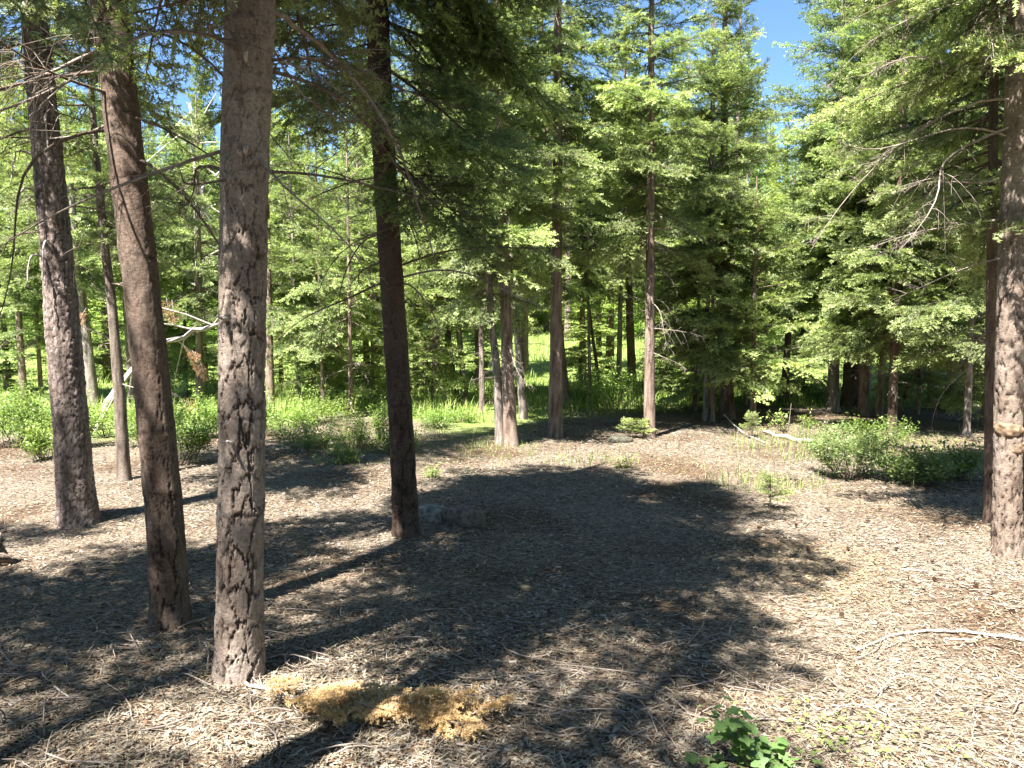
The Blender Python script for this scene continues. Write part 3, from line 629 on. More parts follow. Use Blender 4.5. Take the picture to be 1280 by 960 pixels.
# ------------------------------------------------------------ trees around the clearing: px, py, width, height, crown base, Lmax, options
MID = [
 ('fir_tree', [(155, 600), (150, 500), (140, 385), (130, 300)], 17, 8, 'G', 2.6, 1.5, 'slim grey trunk between the scaly trunk and the leaning dark trunk', {'barktint': (.7, .66, .62)}),
 ('fir_tree', [(118, 512), (108, 420), (100, 350)], 15, 10, 'G', 2.6, 1.9, 'grey trunk in the green grass right behind the scaly pine', {}),
 ('fir_tree', [(168, 500), (160, 400)], 14, 10, 'M', 2.5, 1.9, 'brown trunk in the meadow half hidden by the leaning dark trunk', {}),
 ('fir_tree', [(338, 512), (337, 430)], 12, 9, 'M', 1.9, 1.7, 'thin trunk peeking out right behind the cracked bark tree', {}),
 ('fir_tree', [(374, 500)], 6, 6, 'G', 1.5, 1.3, 'narrow sapling fir right of the cracked trunk among shrubs', {}),
 ('fir_tree', [(439, 522), (437, 400)], 7, 7, 'M', 1.7, 1.4, 'straight thin trunk midway between cracked trunk and dark slender trunk', {}),
 ('fir_tree', [(404, 512)], 5, 6, 'M', 1.3, 1.2, 'spindly fir left of the thin straight trunk in the undergrowth', {}),
 ('fir_tree', [(625, 556), (622, 470), (614, 400)], 12, 9, 'G', 2.0, 1.3, 'slim grey trunk with a knotty bulge, left one of the touching centre pair', {}),
 ('fir_tree', [(639, 557), (634, 440), (630, 320)], 18, 10, 'M', 2.5, 1.5, 'brown trunk, thicker one of the touching centre pair', {}),
 ('fir_tree', [(655, 524), (648, 440)], 11, 9, 'G', 2.2, 1.4, 'pale smooth trunk behind and right of the touching centre pair', {}),
 ('pine_tree', [(694, 546), (695, 400), (697, 200), (697, 60)], 18, 13, 'M', 4.0, 1.4, 'tall straight brown trunk in the centre with bare lower stem', {'vis': 6.4, 'dead': (18, (1.6, 5.0))}),
 ('fir_tree', [(707, 510), (690, 330), (688, 250)], 15, 12, 'M', 3.2, 1.6, 'darker trunk directly behind the tall straight centre trunk', {}),
 ('fir_tree', [(812, 547), (812, 430), (813, 240)], 15, 11, 'M', 2.7, 1.7, 'reddish brown trunk right of centre standing alone in front', {'dead': (22, (1.2, 3.2))}),
 ('fir_tree', [(791, 495), (788, 420)], 12, 9.5, 'B', 3.3, 1.8, 'dark thick trunk on the mound behind the reddish brown trunk', {}),
 ('fir_tree', [(773, 500)], 8, 8, 'G', 3.0, 1.4, 'grey trunk left of the dark mound trunk', {}),
 ('fir_tree', [(738, 506)], 5, 6, 'G', 2.4, 1.1, 'thin light stem at the grass edge right of the centre trunks', {}),
 ('fir_tree', [(753, 499), (742, 430)], 5, 6, 'B', 2.4, 1.1, 'thin leaning dark stem left of the grey trunk', {}),
 ('fir_tree', [(573, 502), (565, 450)], 6, 8, 'B', 1.9, 1.4, 'leftmost stem of the dark clump left of centre', {}),
 ('fir_tree', [(583, 503), (576, 440)], 9, 9, 'G', 2.0, 1.5, 'stouter stem of the dark clump left of centre', {}),
 ('fir_tree', [(603, 514)], 8, 9, 'A', 2.2, 1.4, 'light speckled slim trunk left of the grey knotty trunk', {}),
 ('fir_tree', [(597, 500)], 7, 9, 'A', 2.2, 1.4, 'speckled slim trunk just left of its lighter twin', {}),
 ('fir_tree', [(882, 526)], 7, 7, 'G', 1.3, 1.4, 'light stem left in the group under the big right crowns', {}),
 ('fir_tree', [(891, 527)], 6, 7, 'M', 1.3, 1.3, 'thin brown stem left of the double dark trunk', {}),
 ('fir_tree', [(910, 524), (908, 440)], 18, 9, 'B', 2.6, 1.7, 'wide dark double trunk in shade right of centre', {}),
 ('fir_tree', [(941, 530), (942, 440)], 9, 4.3, 'M', .95, 1.35, 'young bright fir with thin tan trunk and layered branches', {'tint': (1.2, 1.2, 1.1), 'dz': .20, 'per': 5}),
 ('fir_tree', [(980, 502), (985, 420)], 11, 5.2, 'B', 1.9, 1.4, 'slightly leaning dark trunk in front of the bright grass', {}),
 ('fir_tree', [(1041, 514), (1043, 430)], 15, 11, 'G', 2.2, 1.9, 'grey trunk at the left of the dark trunk cluster behind the big shrub', {'tint': (.95, 1.0, 1.1), 'vis': 8}),
 ('fir_tree', [(1063, 508), (1066, 430)], 22, 13, 'B', 2.5, 1.9, 'very dark thick trunk in the middle of the cluster behind the big shrub', {'tint': (.95, 1.0, 1.1), 'vis': 9}),
 ('fir_tree', [(1079, 520), (1082, 430)], 12, 9, 'M', 1.6, 1.8, 'lit brown trunk right of the very dark thick trunk', {}),
 ('fir_tree', [(1098, 522)], 9, 8, 'M', 1.6, 1.7, 'short visible tan trunk behind the big shrub', {}),
 ('fir_tree', [(1115, 540), (1117, 470)], 12, 8, 'B', 1.5, 1.8, 'dark trunk rising out of the right half of the big shrub', {}),
 ('fir_tree', [(1208, 545)], 9, 8, 'G', 1.4, 1.9, 'slim trunk left of the burl trunk in the grass', {}),
 ('fir_tree', [(1165, 505)], 12, 11, 'M', 2.2, 1.8, 'fir with wide dark boughs between big shrub and burl trunk', {'vis': 8}),
 ('fir_tree', [(1082, 488)], 14, 14, 'M', 3.4, 2.1, 'tall bluish fir filling the upper right sky', {'tint': (.95, 1.05, 1.15), 'vis': 10.5}),
 ('fir_tree', [(1150, 478)], 14, 15, 'M', 3.4, 2.3, 'tall dense fir at upper right beside the bluish one', {'tint': (1.05, 1.05, .95), 'vis': 10.5}),
 ('fir_tree', [(1225, 486)], 14, 14, 'M', 2.2, 2.3, 'tall fir rising behind the burl trunk at far right', {'vis': 10}),
 ('fir_tree', [(560, 482)], 10, 10, 'M', 2.0, 1.9, 'fir behind the dark slender trunk with hanging pale branch', {'dead': (12, (1, 4))}),
 ('fir_tree', [(520, 486)], 9, 12, 'G', 2.2, 1.8, 'grey dead-twigged trunk behind and right of the dark slender trunk', {'dead': (26, (1, 5.5))}),
 ('fir_tree', [(829, 474)], 12, 8, 'M', 3.4, 1.6, 'bright fir behind the clearing right of the reddish brown trunk', {'tint': (1.15, 1.15, .95), 'vis': 9}),
 ('fir_tree', [(762, 470)], 12, 9.5, 'M', 3.8, 1.7, 'bright layered fir behind the mound in the upper centre', {'tint': (1.15, 1.12, .95), 'vis': 10}),
 ('pine_tree', [(915, 470)], 10, 13.2, 'M', 5.6, 1.3, 'pointed open pine against the blue sky gap at upper right', {'kind': 'pine', 'vis': 13, 'dz': .28, 'per': 5}),
 ('fir_tree', [(862, 480)], 9, 8, 'M', 1.6, 1.8, 'mid-height bright fir left of the young layered fir', {'tint': (1.15, 1.15, .95), 'vis': 8}),
 ('fir_tree', [(250, 505)], 12, 9, 'M', 1.9, 1.8, 'fir between leaning dark trunk and cracked trunk', {}),
 ('fir_tree', [(30, 500)], 10, 9, 'M', 2.3, 1.9, 'fir at the left edge behind the scaly pine', {}),
 ('fir_tree', [(460, 484)], 10, 10, 'M', 1.9, 1.9, 'fir filling the gap left of the dark slender trunk', {}),
 ('fir_tree', [(868, 514)], 6, 4.8, 'M', .5, 1.2, 'young light-green fir with boughs to the ground left of the shaded double trunk', {'tint': (1.2, 1.2, 1.1), 'dz': .24}),
 ('fir_tree', [(932, 506)], 6, 5.0, 'M', .7, 1.3, 'young fir directly behind the layered young fir', {'tint': (1.1, 1.15, 1.1), 'dz': .26}),
 ('fir_tree', [(1004, 497)], 6, 4.2, 'M', .6, 1.2, 'short dense fir right of the leaning dark trunk by the grass', {'tint': (1.05, 1.1, 1.1), 'dz': .26}),
 ('fir_tree', [(1146, 518)], 6, 5.0, 'M', .8, 1.4, 'young fir with wide low boughs right of the cluster', {'tint': (1.1, 1.15, 1.1), 'dz': .26}),
 ('fir_tree', [(1228, 532)], 6, 4.6, 'M', .7, 1.3, 'young fir with low boughs just left of the thin dark trunk', {'tint': (1.1, 1.1, 1.0), 'dz': .26}),
 ('fir_tree', [(540, 505)], 5, 4.6, 'M', .8, 1.2, 'light young fir right of the dark slender trunk', {'tint': (1.2, 1.2, 1.05), 'dz': .26}),
 ('fir_tree', [(466, 508)], 5, 4.2, 'M', .6, 1.1, 'light young fir hugging the dark slender trunk on its left', {'tint': (1.2, 1.2, 1.0), 'dz': .26}),
 ('fir_tree', [(392, 503)], 5, 4.2, 'M', .6, 1.1, 'pale young fir in the shrubs right of the cracked trunk', {'tint': (1.2, 1.2, 1.0), 'dz': .26}),
 ('fir_tree', [(232, 497)], 6, 5.0, 'M', .8, 1.4, 'dark-centred young fir left of the cracked trunk', {'tint': (1.0, 1.05, 1.0), 'dz': .26}),
 ('fir_tree', [(52, 498)], 6, 4.8, 'M', 1.2, 1.4, 'young fir with hanging boughs left of the scaly pine', {'tint': (1.0, 1.05, 1.0), 'dz': .26}),
 ('fir_tree', [(655, 468)], 12, 9, 'M', 3.6, 1.7, 'fir across the grass behind the centre pair', {'vis': 9}),
]
for i, (nm, pts, wd, tot, bk, cb, Lm, lab, op) in enumerate(MID):
    op = dict(op); b = gp(*pts[0]); vis_z = CAM_H + .42 * b[1] - b[2] + .4
    tot *= .88
    if pts[0][0] < 480 and tot > 6: tot = 5.0 + .4 * (tot - 6)
    vis = min(op.pop('vis', 20), vis_z, tot)
    make_tree(nm, pts, wd, tot, bk, lab, nm.replace('_', ' '), min(tot * .8, vis), 12 if wd < 10 else 18, 44, cb=cb, Lmax=Lm * .84, vis=vis, seed=100 + i,
              kind=op.pop('kind', 'fir'), dead=op.pop('dead', (7, (.7, cb + .3))), flare=.25, **op)

# trees round the viewer whose crowns shade the foreground
for i, (x, y, tot, cb, Lm, lab) in enumerate([(-1.65, 1.35, 9.0, 5.2, 1.3, 'dense fir right beside the viewpoint shading the middle of the foreground'), (-4.4, 1.2, 9, 4.4, 1.6, 'dense fir just beyond the left edge of the photo'), (-1.95, -.55, 9.6, 4.8, 1.5, 'slender fir close beside the viewpoint shading the foreground'), (-4.0, -.6, 10.5, 4.4, 1.4, 'tall fir left of the viewpoint shading the near ground'),
                                               (-2.7, -2.2, 9.2, 4.6, 1.6, 'tall fir behind the viewpoint shading the near ground'),
                                               (-6.2, 1.8, 9.5, 4.2, 1.4, 'fir beyond the left edge shading the left ground')]):
    sp = np.array([[x, y, Hs(x, y) - .05], [x + .05, y, 4], [x + .05, y, tot]])
    me, ax = trunk_mesh(sp, .13, .02, 'M', 4., 20, 40, [M['barkM']], 60 + i)
    t = empty('fir_tree', tuple(sp[0]), lab, 'fir tree'); obj('trunk', me, t)
    s = (tot - cb) / 7; w = Lm / 1.5; c = obj('crown', (TOPS2 if x in (-4.0, -6.2, -1.95) else TOPS)[i % 2], t, mat4=Matrix.Translation((0, 0, cb)) @ Matrix.Diagonal((w, w, s, 1)))

def forest_behind():
    r = rng(313); zone = 'shading forest round the clearing outside the view'
    for i, (x, y) in enumerate([(-8.5, -2.), (-11, 3), (-7, -7), (-3, -9), (1, -8.5), (5, -8), (9, -6), (8.5, -1.5), (9.5, 3), (12, 6.5), (-12.5, -4), (12, -2), (3, -12), (-5.5, -13), (4.5, -4.5), (7, -11)]):
        t = empty('fir_tree', (x, y, Hs(x, y)), 'tall fir in the ' + zone, 'fir tree', zone); s = r.uniform(.8, .95)
        t.rotation_euler = (0, 0, r.random() * 6); t.scale = (s * 1.3, s * 1.3, s)
        V, Fq = tubes(np.array([[0, 0, -.3], [0, 0, 3], [.05, 0, 8], [0, 0, 13.5]]), np.array([.17, .14, .09, .02]), 8); mb = MB(); mb.add(V, Fq)
        obj('trunk', mb.mesh('trunk', [M['barkM']], True), t); obj('crown', FARS[i % 4], t)
forest_behind()
# ------------------------------------------------------------ far forest across the meadow
def far_forest():
    r = rng(77); tr = {}
    def tk(h):
        if h not in tr:
            V, Fq = tubes(np.array([[0, 0, -.3], [0, 0, 3], [.05, 0, 8], [0, 0, h * .97]]), np.array([.17, .14, .09, .02]), 8); mb = MB(); mb.add(V, Fq)
            tr[h] = mb.mesh('trunk', [M['barkM']], True)
        return tr[h]
    marks = [(75, 'left of the scaly pine'), (190, 'between the scaly pine and the leaning dark trunk'), (300, 'between the leaning dark and cracked trunks'), (400, 'just right of the cracked trunk'), (490, 'just left of the dark slender trunk'), (620, 'between the dark slender trunk and the centre pair'),
             (700, 'behind the touching centre pair'), (810, 'left of the reddish brown trunk'), (935, 'right of the reddish brown trunk'), (1040, 'in the sky gap right of the young bright fir'), (1160, 'above the dark trunk cluster'), (1250, 'left of the burl trunk'), (9999, 'right of the burl trunk')]
    sp = []
    for k in range(4000):
        if len(sp) > 235: break
        if len(sp) < 85: y = r.uniform(31, 46)
        else: y = r.uniform(42, 120)
        x = r.uniform(-.76, .76) * y
        if y < 44 and -2 < x < 12 and r.random() < .6: continue
        if all((x - a) ** 2 + (y - b_) ** 2 > (2.0 + y * .018) ** 2 for a, b_, _ in sp): sp.append((x, y, k))
    for x, y, k in sp:
        px = 640 + x / y * F_PX; wh = next(t for m, t in marks if px < m); row = 'front row' if y < 46 else ('middle slope' if y < 80 else 'upper slope')
        pine = r.random() < .12; me = FARP[r.integers(2)] if pine else FARS[r.integers(len(FARS))]
        h = r.uniform(8.5, 14.5); 
        if y > 45: h = r.uniform(11, 17)
        if 150 < px < 460: h *= .86
        if 940 < px < 1010: h *= .85
        s = h / 14
        hue = r.random(); tint = (1.25, 1.22, .85) if hue < .35 else ((.95, 1.02, 1.05) if hue < .7 else (1.1, 1.1, .9))
        lab = row + ' far ' + ('open pine ' if pine else ('yellow-green fir ' if hue < .35 else 'dark green fir ' if hue < .7 else 'mid-green fir ')) + wh
        t = empty('pine_tree' if pine else 'fir_tree', (x, y, Hs(x, y)), lab, 'pine tree' if pine else 'fir tree', 'far conifers of the ' + row + ' ' + wh)
        t.rotation_euler = (0, 0, r.random() * 6.283); t.scale = (s * r.uniform(.9, 1.25),) * 2 + (s,)
        obj('trunk', tk(14), t); c = obj('crown', me, t); c.color = (*tint, 1)
far_forest()

def small_firs():
    r = rng(414); V, Fq = tubes(np.array([[0, 0, -.3], [0, 0, 3], [.05, 0, 8], [0, 0, 13.6]]), np.array([.2, .16, .1, .02]), 8); mb = MB(); mb.add(V, Fq); tm = mb.mesh('trunk', [M['barkM']], True)
    spots = [(10, 488, 'at the left edge of the meadow'), (75, 478, 'behind the scaly pine'), (135, 476, 'behind the slim grey trunk'), (200, 486, 'behind the leaning dark trunk'), (258, 484, 'left of the cracked trunk'), (352, 486, 'right of the cracked trunk'),
      (390, 480, 'in the gap left of the thin straight trunk'), (424, 486, 'beside the thin straight trunk'), (470, 490, 'close behind the dark slender trunk'), (532, 492, 'right of the dark slender trunk'), (548, 478, 'left of the dark clump'), (728, 484, 'between centre trunk and mound'),
      (748, 470, 'behind the thin leaning stems'), (850, 486, 'right of the mound'), (872, 500, 'left of the light stem group'), (925, 486, 'behind the young bright fir'), (1000, 486, 'left of the dark trunk cluster'), (1135, 500, 'right of the big shrub'), (1185, 512, 'near the slim trunk by the burl tree'), (1268, 500, 'behind the burl trunk'), (600, 470, 'behind the speckled trunks'), (815, 474, 'behind the reddish brown trunk')]
    for i, (px, py, wh) in enumerate(spots):
        b = gp(px, py); h = r.uniform(2.2, 4.6); sq = h / 14; t = empty('young_fir', tuple(b), 'small young fir with low branches ' + wh, 'fir tree'); t.rotation_euler = (0, 0, r.random() * 6.28); t.scale = (sq * 1.9, sq * 1.9, sq)
        obj('trunk', tm, t); c = obj('crown', FARS[(0, 2)[i % 2]], t); v = r.uniform(.9, 1.2); c.color = (v * 1.1, v * 1.1, v * .9, 1)
small_firs()
# ------------------------------------------------------------ shrubs, grass, seedlings
def shrub_mesh(hgt, rad, nst, nl, ls, seed):
    r = rng(seed); mb = MB()
    a = r.random(nst) * 6.283; ro = rad * np.sqrt(r.random(nst)); hh = hgt * r.uniform(.55, 1.05, nst) * (1 - .3 * (ro / rad) ** 2)
    t = np.linspace(0, 1, 6)[None, :, None]
    base = np.stack([np.cos(a) * ro * .25, np.sin(a) * ro * .25, 0 * a - .03], -1); tip = np.stack([np.cos(a) * ro, np.sin(a) * ro, hh], -1)
    P = base[:, None] * (1 - t) + tip[:, None] * t; P[..., 2] = tip[:, None, 2] * (t[..., 0] ** .85) - .03; P[..., :2] += .05 * rad * np.sin(5 * t + a[:, None, None])
    V, Fq = tubes(P, (.005 * (1.1 - t[..., 0])) * np.ones((nst, 1)), 3); mb.add(V, Fq, 1)
    i = r.integers(0, nst, nl); u = .2 + .8 * r.random(nl) ** .7; k = np.minimum((u * 5).astype(int), 4); f = (u * 5 - k)[:, None]
    Q = P[i, k] * (1 - f) + P[i, k + 1] * f + r.normal(0, .10 * rad * .6 + .02, (nl, 3)) * np.array([1, 1, .7])
    Q[:, 2] = np.maximum(Q[:, 2], .01)
    d = r.normal(0, 1, (nl, 3)); d[:, 2] = np.abs(d[:, 2]) * .5; d /= np.linalg.norm(d, axis=1, keepdims=True)
    s = np.cross(d, r.normal(0, .5, (nl, 3)) + np.array([0, 0, 1.2])); s /= np.linalg.norm(s, axis=1, keepdims=True); l = ls * r.uniform(.6, 1.3, nl)[:, None]
    nn = np.cross(s, d)
    V = np.stack([Q, Q + d * l * .5 + s * l * .27 + nn * l * .06, Q + d * l, Q + d * l * .5 - s * l * .27 + nn * l * .06], 1).reshape(-1, 3)
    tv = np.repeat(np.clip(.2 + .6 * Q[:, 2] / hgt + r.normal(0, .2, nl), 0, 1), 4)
    mb.add(V, np.arange(nl * 4).reshape(-1, 4), 0, tv); return mb
def add_shrub(px, py, hpx, wpx, dens, lab, seed, tint=(1, 1, 1), ls=.035, name='shrub', group=None, cat='shrub'):
    b = gp(px, py); hgt = hpx * .88 / F_PX * b[1]; rad = wpx * 1.15 / 2 / F_PX * b[1]; dens = dens * 1.15
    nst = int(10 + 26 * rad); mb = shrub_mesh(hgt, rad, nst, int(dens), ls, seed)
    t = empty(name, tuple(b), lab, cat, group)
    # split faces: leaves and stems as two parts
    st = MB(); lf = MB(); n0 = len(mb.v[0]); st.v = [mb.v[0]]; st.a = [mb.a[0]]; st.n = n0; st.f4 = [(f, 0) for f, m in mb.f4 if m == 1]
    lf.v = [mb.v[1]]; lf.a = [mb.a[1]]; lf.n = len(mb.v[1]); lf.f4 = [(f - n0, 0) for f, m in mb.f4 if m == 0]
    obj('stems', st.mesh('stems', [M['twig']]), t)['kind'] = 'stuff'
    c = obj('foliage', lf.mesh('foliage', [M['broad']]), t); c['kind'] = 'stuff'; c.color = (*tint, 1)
SHR = [
 (1062, 598, 92, 110, 3600, 'large light-green shrub at the right edge of the clearing', (1.15, 1.12, 1.3), .032),
 (1150, 606, 60, 90, 2600, 'lower dark-based shrub right of the large light-green one', (1.0, 1.0, .9), .036),
 (1195, 600, 70, 60, 1500, 'shrub against the thin dark trunk at right', (1.0, 1.0, .9), .036),
 (20, 558, 95, 120, 4200, 'dense bright bush at the left edge behind the chips', (1.05, 1.1, .8), .04),
 (62, 575, 70, 60, 1700, 'small yellow-green bush beside the scaly pine trunk', (1.2, 1.2, .7), .035),
 (140, 545, 60, 70, 1400, 'low bush behind the slim grey trunk', (1.1, 1.1, .8), .035),
 (225, 578, 100, 90, 3600, 'leafy bush between the leaning dark trunk and the cracked trunk', (1.0, 1.05, .8), .036),
 (262, 548, 80, 60, 1500, 'bush touching the left side of the cracked trunk', (1.05, 1.1, .8), .036),
 (365, 548, 60, 70, 1800, 'round bush just right of the cracked trunk', (1.1, 1.15, .8), .036),
 (405, 530, 55, 80, 1900, 'bush behind the bare sunny patch left of centre', (1.1, 1.1, .8), .038),
 (445, 562, 60, 60, 1600, 'pale weedy bush right of the thin straight trunk', (1.25, 1.2, .9), .03),
 (478, 552, 70, 40, 1300, 'upright bush touching the dark slender trunk', (1.1, 1.15, .8), .034),
 (545, 535, 34, 70, 1500, 'low bush right of the dark slender trunk in the grass', (.95, 1.05, .75), .034),
 (575, 528, 26, 50, 900, 'small low bush in front of the dark clump', (1.05, 1.1, .75), .034),
 (770, 512, 70, 90, 2400, 'leafy thicket under the trees left of the mound', (.95, 1.05, .7), .045),
 (725, 502, 60, 50, 1400, 'thicket beside the tall straight centre trunk', (.95, 1.05, .7), .045),
 (860, 492, 60, 80, 2200, 'dark green thicket right of the mound', (.85, 1.0, .75), .045),
 (1025, 500, 36, 50, 1300, 'dark round bush left of the dark trunk cluster', (.7, .85, .8), .04),
 (95, 560, 80, 60, 1700, 'bush partly behind the foot of the scaly pine trunk', (1.1, 1.15, .8), .036),
 (185, 560, 85, 70, 2200, 'bush half hidden behind the leaning dark trunk', (1.05, 1.1, .8), .036),
 (500, 565, 45, 60, 1300, 'low weedy growth right behind the dark slender trunk', (1.2, 1.2, .85), .032),
 (385, 560, 45, 90, 1600, 'low leafy growth at the back edge of the sunny chips left of centre', (1.15, 1.2, .85), .032),
 (425, 580, 34, 60, 900, 'sparse pale weeds in front of the thin straight trunk', (1.3, 1.25, .9), .03),
 (315, 545, 75, 90, 2200, 'bush showing right behind the cracked trunk', (1.0, 1.1, .75), .036),
 (610, 505, 45, 60, 1300, 'bush in the grass behind the touching centre pair', (1.1, 1.2, .75), .04),
 (1095, 560, 50, 80, 1800, 'leafy growth behind the large light-green shrub', (1.1, 1.15, .85), .035),
 (1010, 535, 20, 26, 260, 'tiny leafy weed by the pale log', (1.2, 1.2, .9), .03),
 (782, 585, 22, 22, 120, 'small thin weed alone on the sunny chips', (1.3, 1.25, .9), .03),
 (542, 598, 26, 24, 160, 'wispy pale weed right of the dark slender trunk', (1.35, 1.3, .9), .03),
]
for i, (px, py, h, w_, dn, lab, ti, ls) in enumerate(SHR): add_shrub(px, py, h, w_, dn, lab, 2000 + i, ti, ls)
r = rng(9); far_bush = [shrub_mesh(2.2, 1.8, 30, 4200, .11, 2500 + i).mesh('foliage', [M['broad'], M['twig']]) for i in range(3)]
for k in range(34):
    y = r.uniform(22, 48); x = r.uniform(-.72, .72) * y
    if -4 < x < 4 and y < 32: continue
    s = r.uniform(.4, 1.2); o = obj('bush', far_bush[k % 3], loc=(x, y, Hs(x, y)), rot=(0, 0, r.random() * 6), scale=s); o.color = (1.15, 1.2, .75, 1)
    px = 640 + x / y * F_PX; wh = ('left of the scaly pine' if px < 75 else 'left of the cracked trunk' if px < 280 else 'between cracked and dark slender trunks' if px < 490 else 'behind the centre trunks' if px < 720 else 'behind the reddish brown trunk' if px < 930 else 'behind the dark trunk cluster' if px < 1150 else 'behind the burl trunk')
    lab = ('large ' if s > .85 else 'small ' if s < .6 else 'middling ') + ('near ' if y < 34 else 'far ') + 'yellow-green meadow bush ' + wh
    tag(o, lab, 'bush', 'far meadow bushes ' + wh)
def grass(name, n, ylo, yhi, hmin, hmax, wd, lab, seed, pal, mask=None, p=1.0, xr=.72):
    r = rng(seed); Y = ylo * (yhi / ylo) ** (r.random(n) ** p); X = r.uniform(-xr, xr, n) * Y
    m = dist_grass(X, Y) if mask is None else mask(X, Y); kp = r.random(n) < m; X, Y = X[kp], Y[kp]; n = len(X)
    h = r.uniform(hmin, hmax, n) * (.25 + 1.5 * sstep(.25, .7, fbm(X * .7, Y * .7, 3, 3))); a = r.random(n) * 6.283; le = r.uniform(.1, 1.1, n) * h; Z = H(X, Y)
    w_ = wd * (1 + Y * .05); b = np.stack([X, Y, Z - .01], -1); s = np.stack([np.cos(a), np.sin(a), 0 * a], -1) * w_[:, None]; l = np.stack([-np.sin(a) * le, np.cos(a) * le, 0 * a], -1); u = np.array([0, 0, 1.])
    V = np.stack([b - s, b + s, b + l * .35 + u * (h * .6)[:, None] + s * .6, b + l * .35 + u * (h * .6)[:, None] - s * .6, b + l + u * h[:, None]], 1)
    i5 = (np.arange(n) * 5)[:, None]; mb = MB(); mb.v = [V.reshape(-1, 3)]; mb.n = 5 * n; mb.a = [np.zeros(5 * n)]; mb.f4 = [(i5 + np.array([[0, 1, 2, 3]]), 0)]; mb.f3 = [(i5 + np.array([[3, 2, 4]]), 0)]
    pal = np.array(pal); c = pal[r.integers(0, len(pal), n)] * r.uniform(.8, 1.2, n)[:, None]; col = np.ones((n, 5, 4)); col[..., :3] = c[:, None]
    tag(obj(name, mb.mesh(name, [tint_mat(name, .6, .4)], False, None, col.reshape(-1, 4))), lab, 'grass', kind='stuff')
grass('meadow_grass', 85000, 12, 55, .05, .24, .005, 'tall bright green meadow grass beyond the clearing', 31, [(.24, .34, .07), (.31, .40, .10), (.40, .43, .17), (.17, .26, .06)])
def patch(X, Y):
    m = 0
    for px, py, rx, ry in ((540, 560, .9, 1.3), (350, 578, .45, .35), (470, 575, .6, .8), (590, 560, .7, .9), (740, 575, .5, .4), (960, 610, .5, .3), (1080, 560, 1.2, 1.0), (1170, 560, 1.4, 1.2), (430, 560, .6, .8)):
        b = gp(px, py); m = m + .9 * np.exp(-((X - b[0]) / rx) ** 2 - ((Y - b[1]) / ry) ** 2) * (.4 + sstep(.4, .6, fbm(X * 3, Y * 3, 8, 2)))
    return m
grass('short_grass', 60000, 7, 14, .04, .14, .0025, 'short sparse grass tufts at the edge of the chips', 32, [(.20, .28, .06), (.14, .22, .05), (.30, .30, .12)], patch)
def sparse(X, Y):
    m = 0
    for px, py, rx, ry in ((1040, 930, .35, .25), (990, 905, .2, .2), (1100, 900, .3, .15)):
        b = gp(px, py); m = m + .6 * np.exp(-((X - b[0]) / rx) ** 2 - ((Y - b[1]) / ry) ** 2)
    return m
# ground-hugging green leaves at lower right
def low_leaves():
    r = rng(12); n = 230; b = gp(1045, 925); X = b[0] + r.normal(0, .22, n); Y = b[1] + r.normal(0, .13, n); a = r.random(n) * 6.283; l = r.uniform(.012, .03, n)[:, None]; tl = r.normal(0, .3, n)
    d = np.stack([np.cos(a), np.sin(a), tl], -1); s = np.stack([-np.sin(a), np.cos(a), r.normal(0, .2, n)], -1); Q = np.stack([X, Y, H(X, Y) + r.uniform(.012, .05, n)], -1)
    V = np.stack([Q, Q + d * l * .5 + s * l * .35, Q + d * l, Q + d * l * .5 - s * l * .35], 1).reshape(-1, 3); mb = MB(); mb.add(V, np.arange(4 * n).reshape(-1, 4), 0, np.repeat(r.uniform(.3, 1, n), 4))
    o = obj('ground_leaves', mb.mesh('ground_leaves', [M['broad']])); o.color = (1.3, 1.2, 1.2, 1); tag(o, 'scattered small green leaves creeping over chips at lower right', 'ground cover', kind='stuff')
low_leaves()
SEED = [fir_branch(L, 960 + i, 'seed').mesh('fir_branch', [M['fir'], M['twig']]) for i, L in enumerate((.2, .2, .26))]
def seedling(px, py, hpx, wpx, lab, seed, per=5, name='fir_seedling'):
    b = gp(px, py); h = hpx / F_PX * b[1]; Lm = wpx / 2 / F_PX * b[1]; r = rng(seed)
    t = empty(name, tuple(b), lab, 'seedling'); V, Fq = tubes(np.array([[0, 0, -.02], [.005, 0, h * .5], [0, .004, h]]), np.array([.006, .004, .002]), 6); mb = MB(); mb.add(V, Fq); obj('stem', mb.mesh('stem', [M['twig']], True), t)
    for z in np.linspace(.35, .97, 5):
        for k in range(per):
            az = r.random() * 6.283; place_branch(t, {.2: SEED}, 'branch', (0, 0, h * z), az, R(4 + 30 * z) + r.normal(0, .1), Lm * (1.25 - .75 * z) * r.uniform(.8, 1.1), r, 0, (1.25, 1.3, 1.1))
seedling(962, 637, 42, 50, 'little bright fir seedling in the sunny chips at right', 5)
seedling(795, 548, 20, 46, 'low dark fir seedling left of the reddish brown trunk', 6)
seedling(940, 548, 28, 30, 'drooping pale seedling near the young bright fir', 8)
# thin broadleaf sapling
def sapling():
    b = gp(986, 608); t = empty('sapling', tuple(b), 'thin bare-stemmed sapling with pale leaves only at its top', 'sapling'); sc_ = b[1] / F_PX
    V, Fq = tubes(np.array([[0, 0, -.03], [0, 0, 40 * sc_], [-.02, 0, 75 * sc_], [.0, 0, 105 * sc_]]), np.array([.006, .005, .004, .002]), 5); mb = MB(); mb.add(V, Fq)
    V, Fq = tubes(np.array([[-.1, .05, -.03], [-.12, .05, 20 * sc_], [-.15, .05, 42 * sc_]]), np.array([.005, .004, .003]), 5); mb.add(V, Fq); obj('stem', mb.mesh('stem', [M['dead']], True), t)
    s = shrub_mesh(32 * sc_, 40 * sc_, 9, 170, .03, 99).mesh('foliage', [M['broad'], M['twig']]); o = obj('foliage', s, t, loc=(0, 0, 72 * sc_)); o.color = (1.3, 1.25, 1.1, 1); o['kind'] = 'stuff'
sapling()
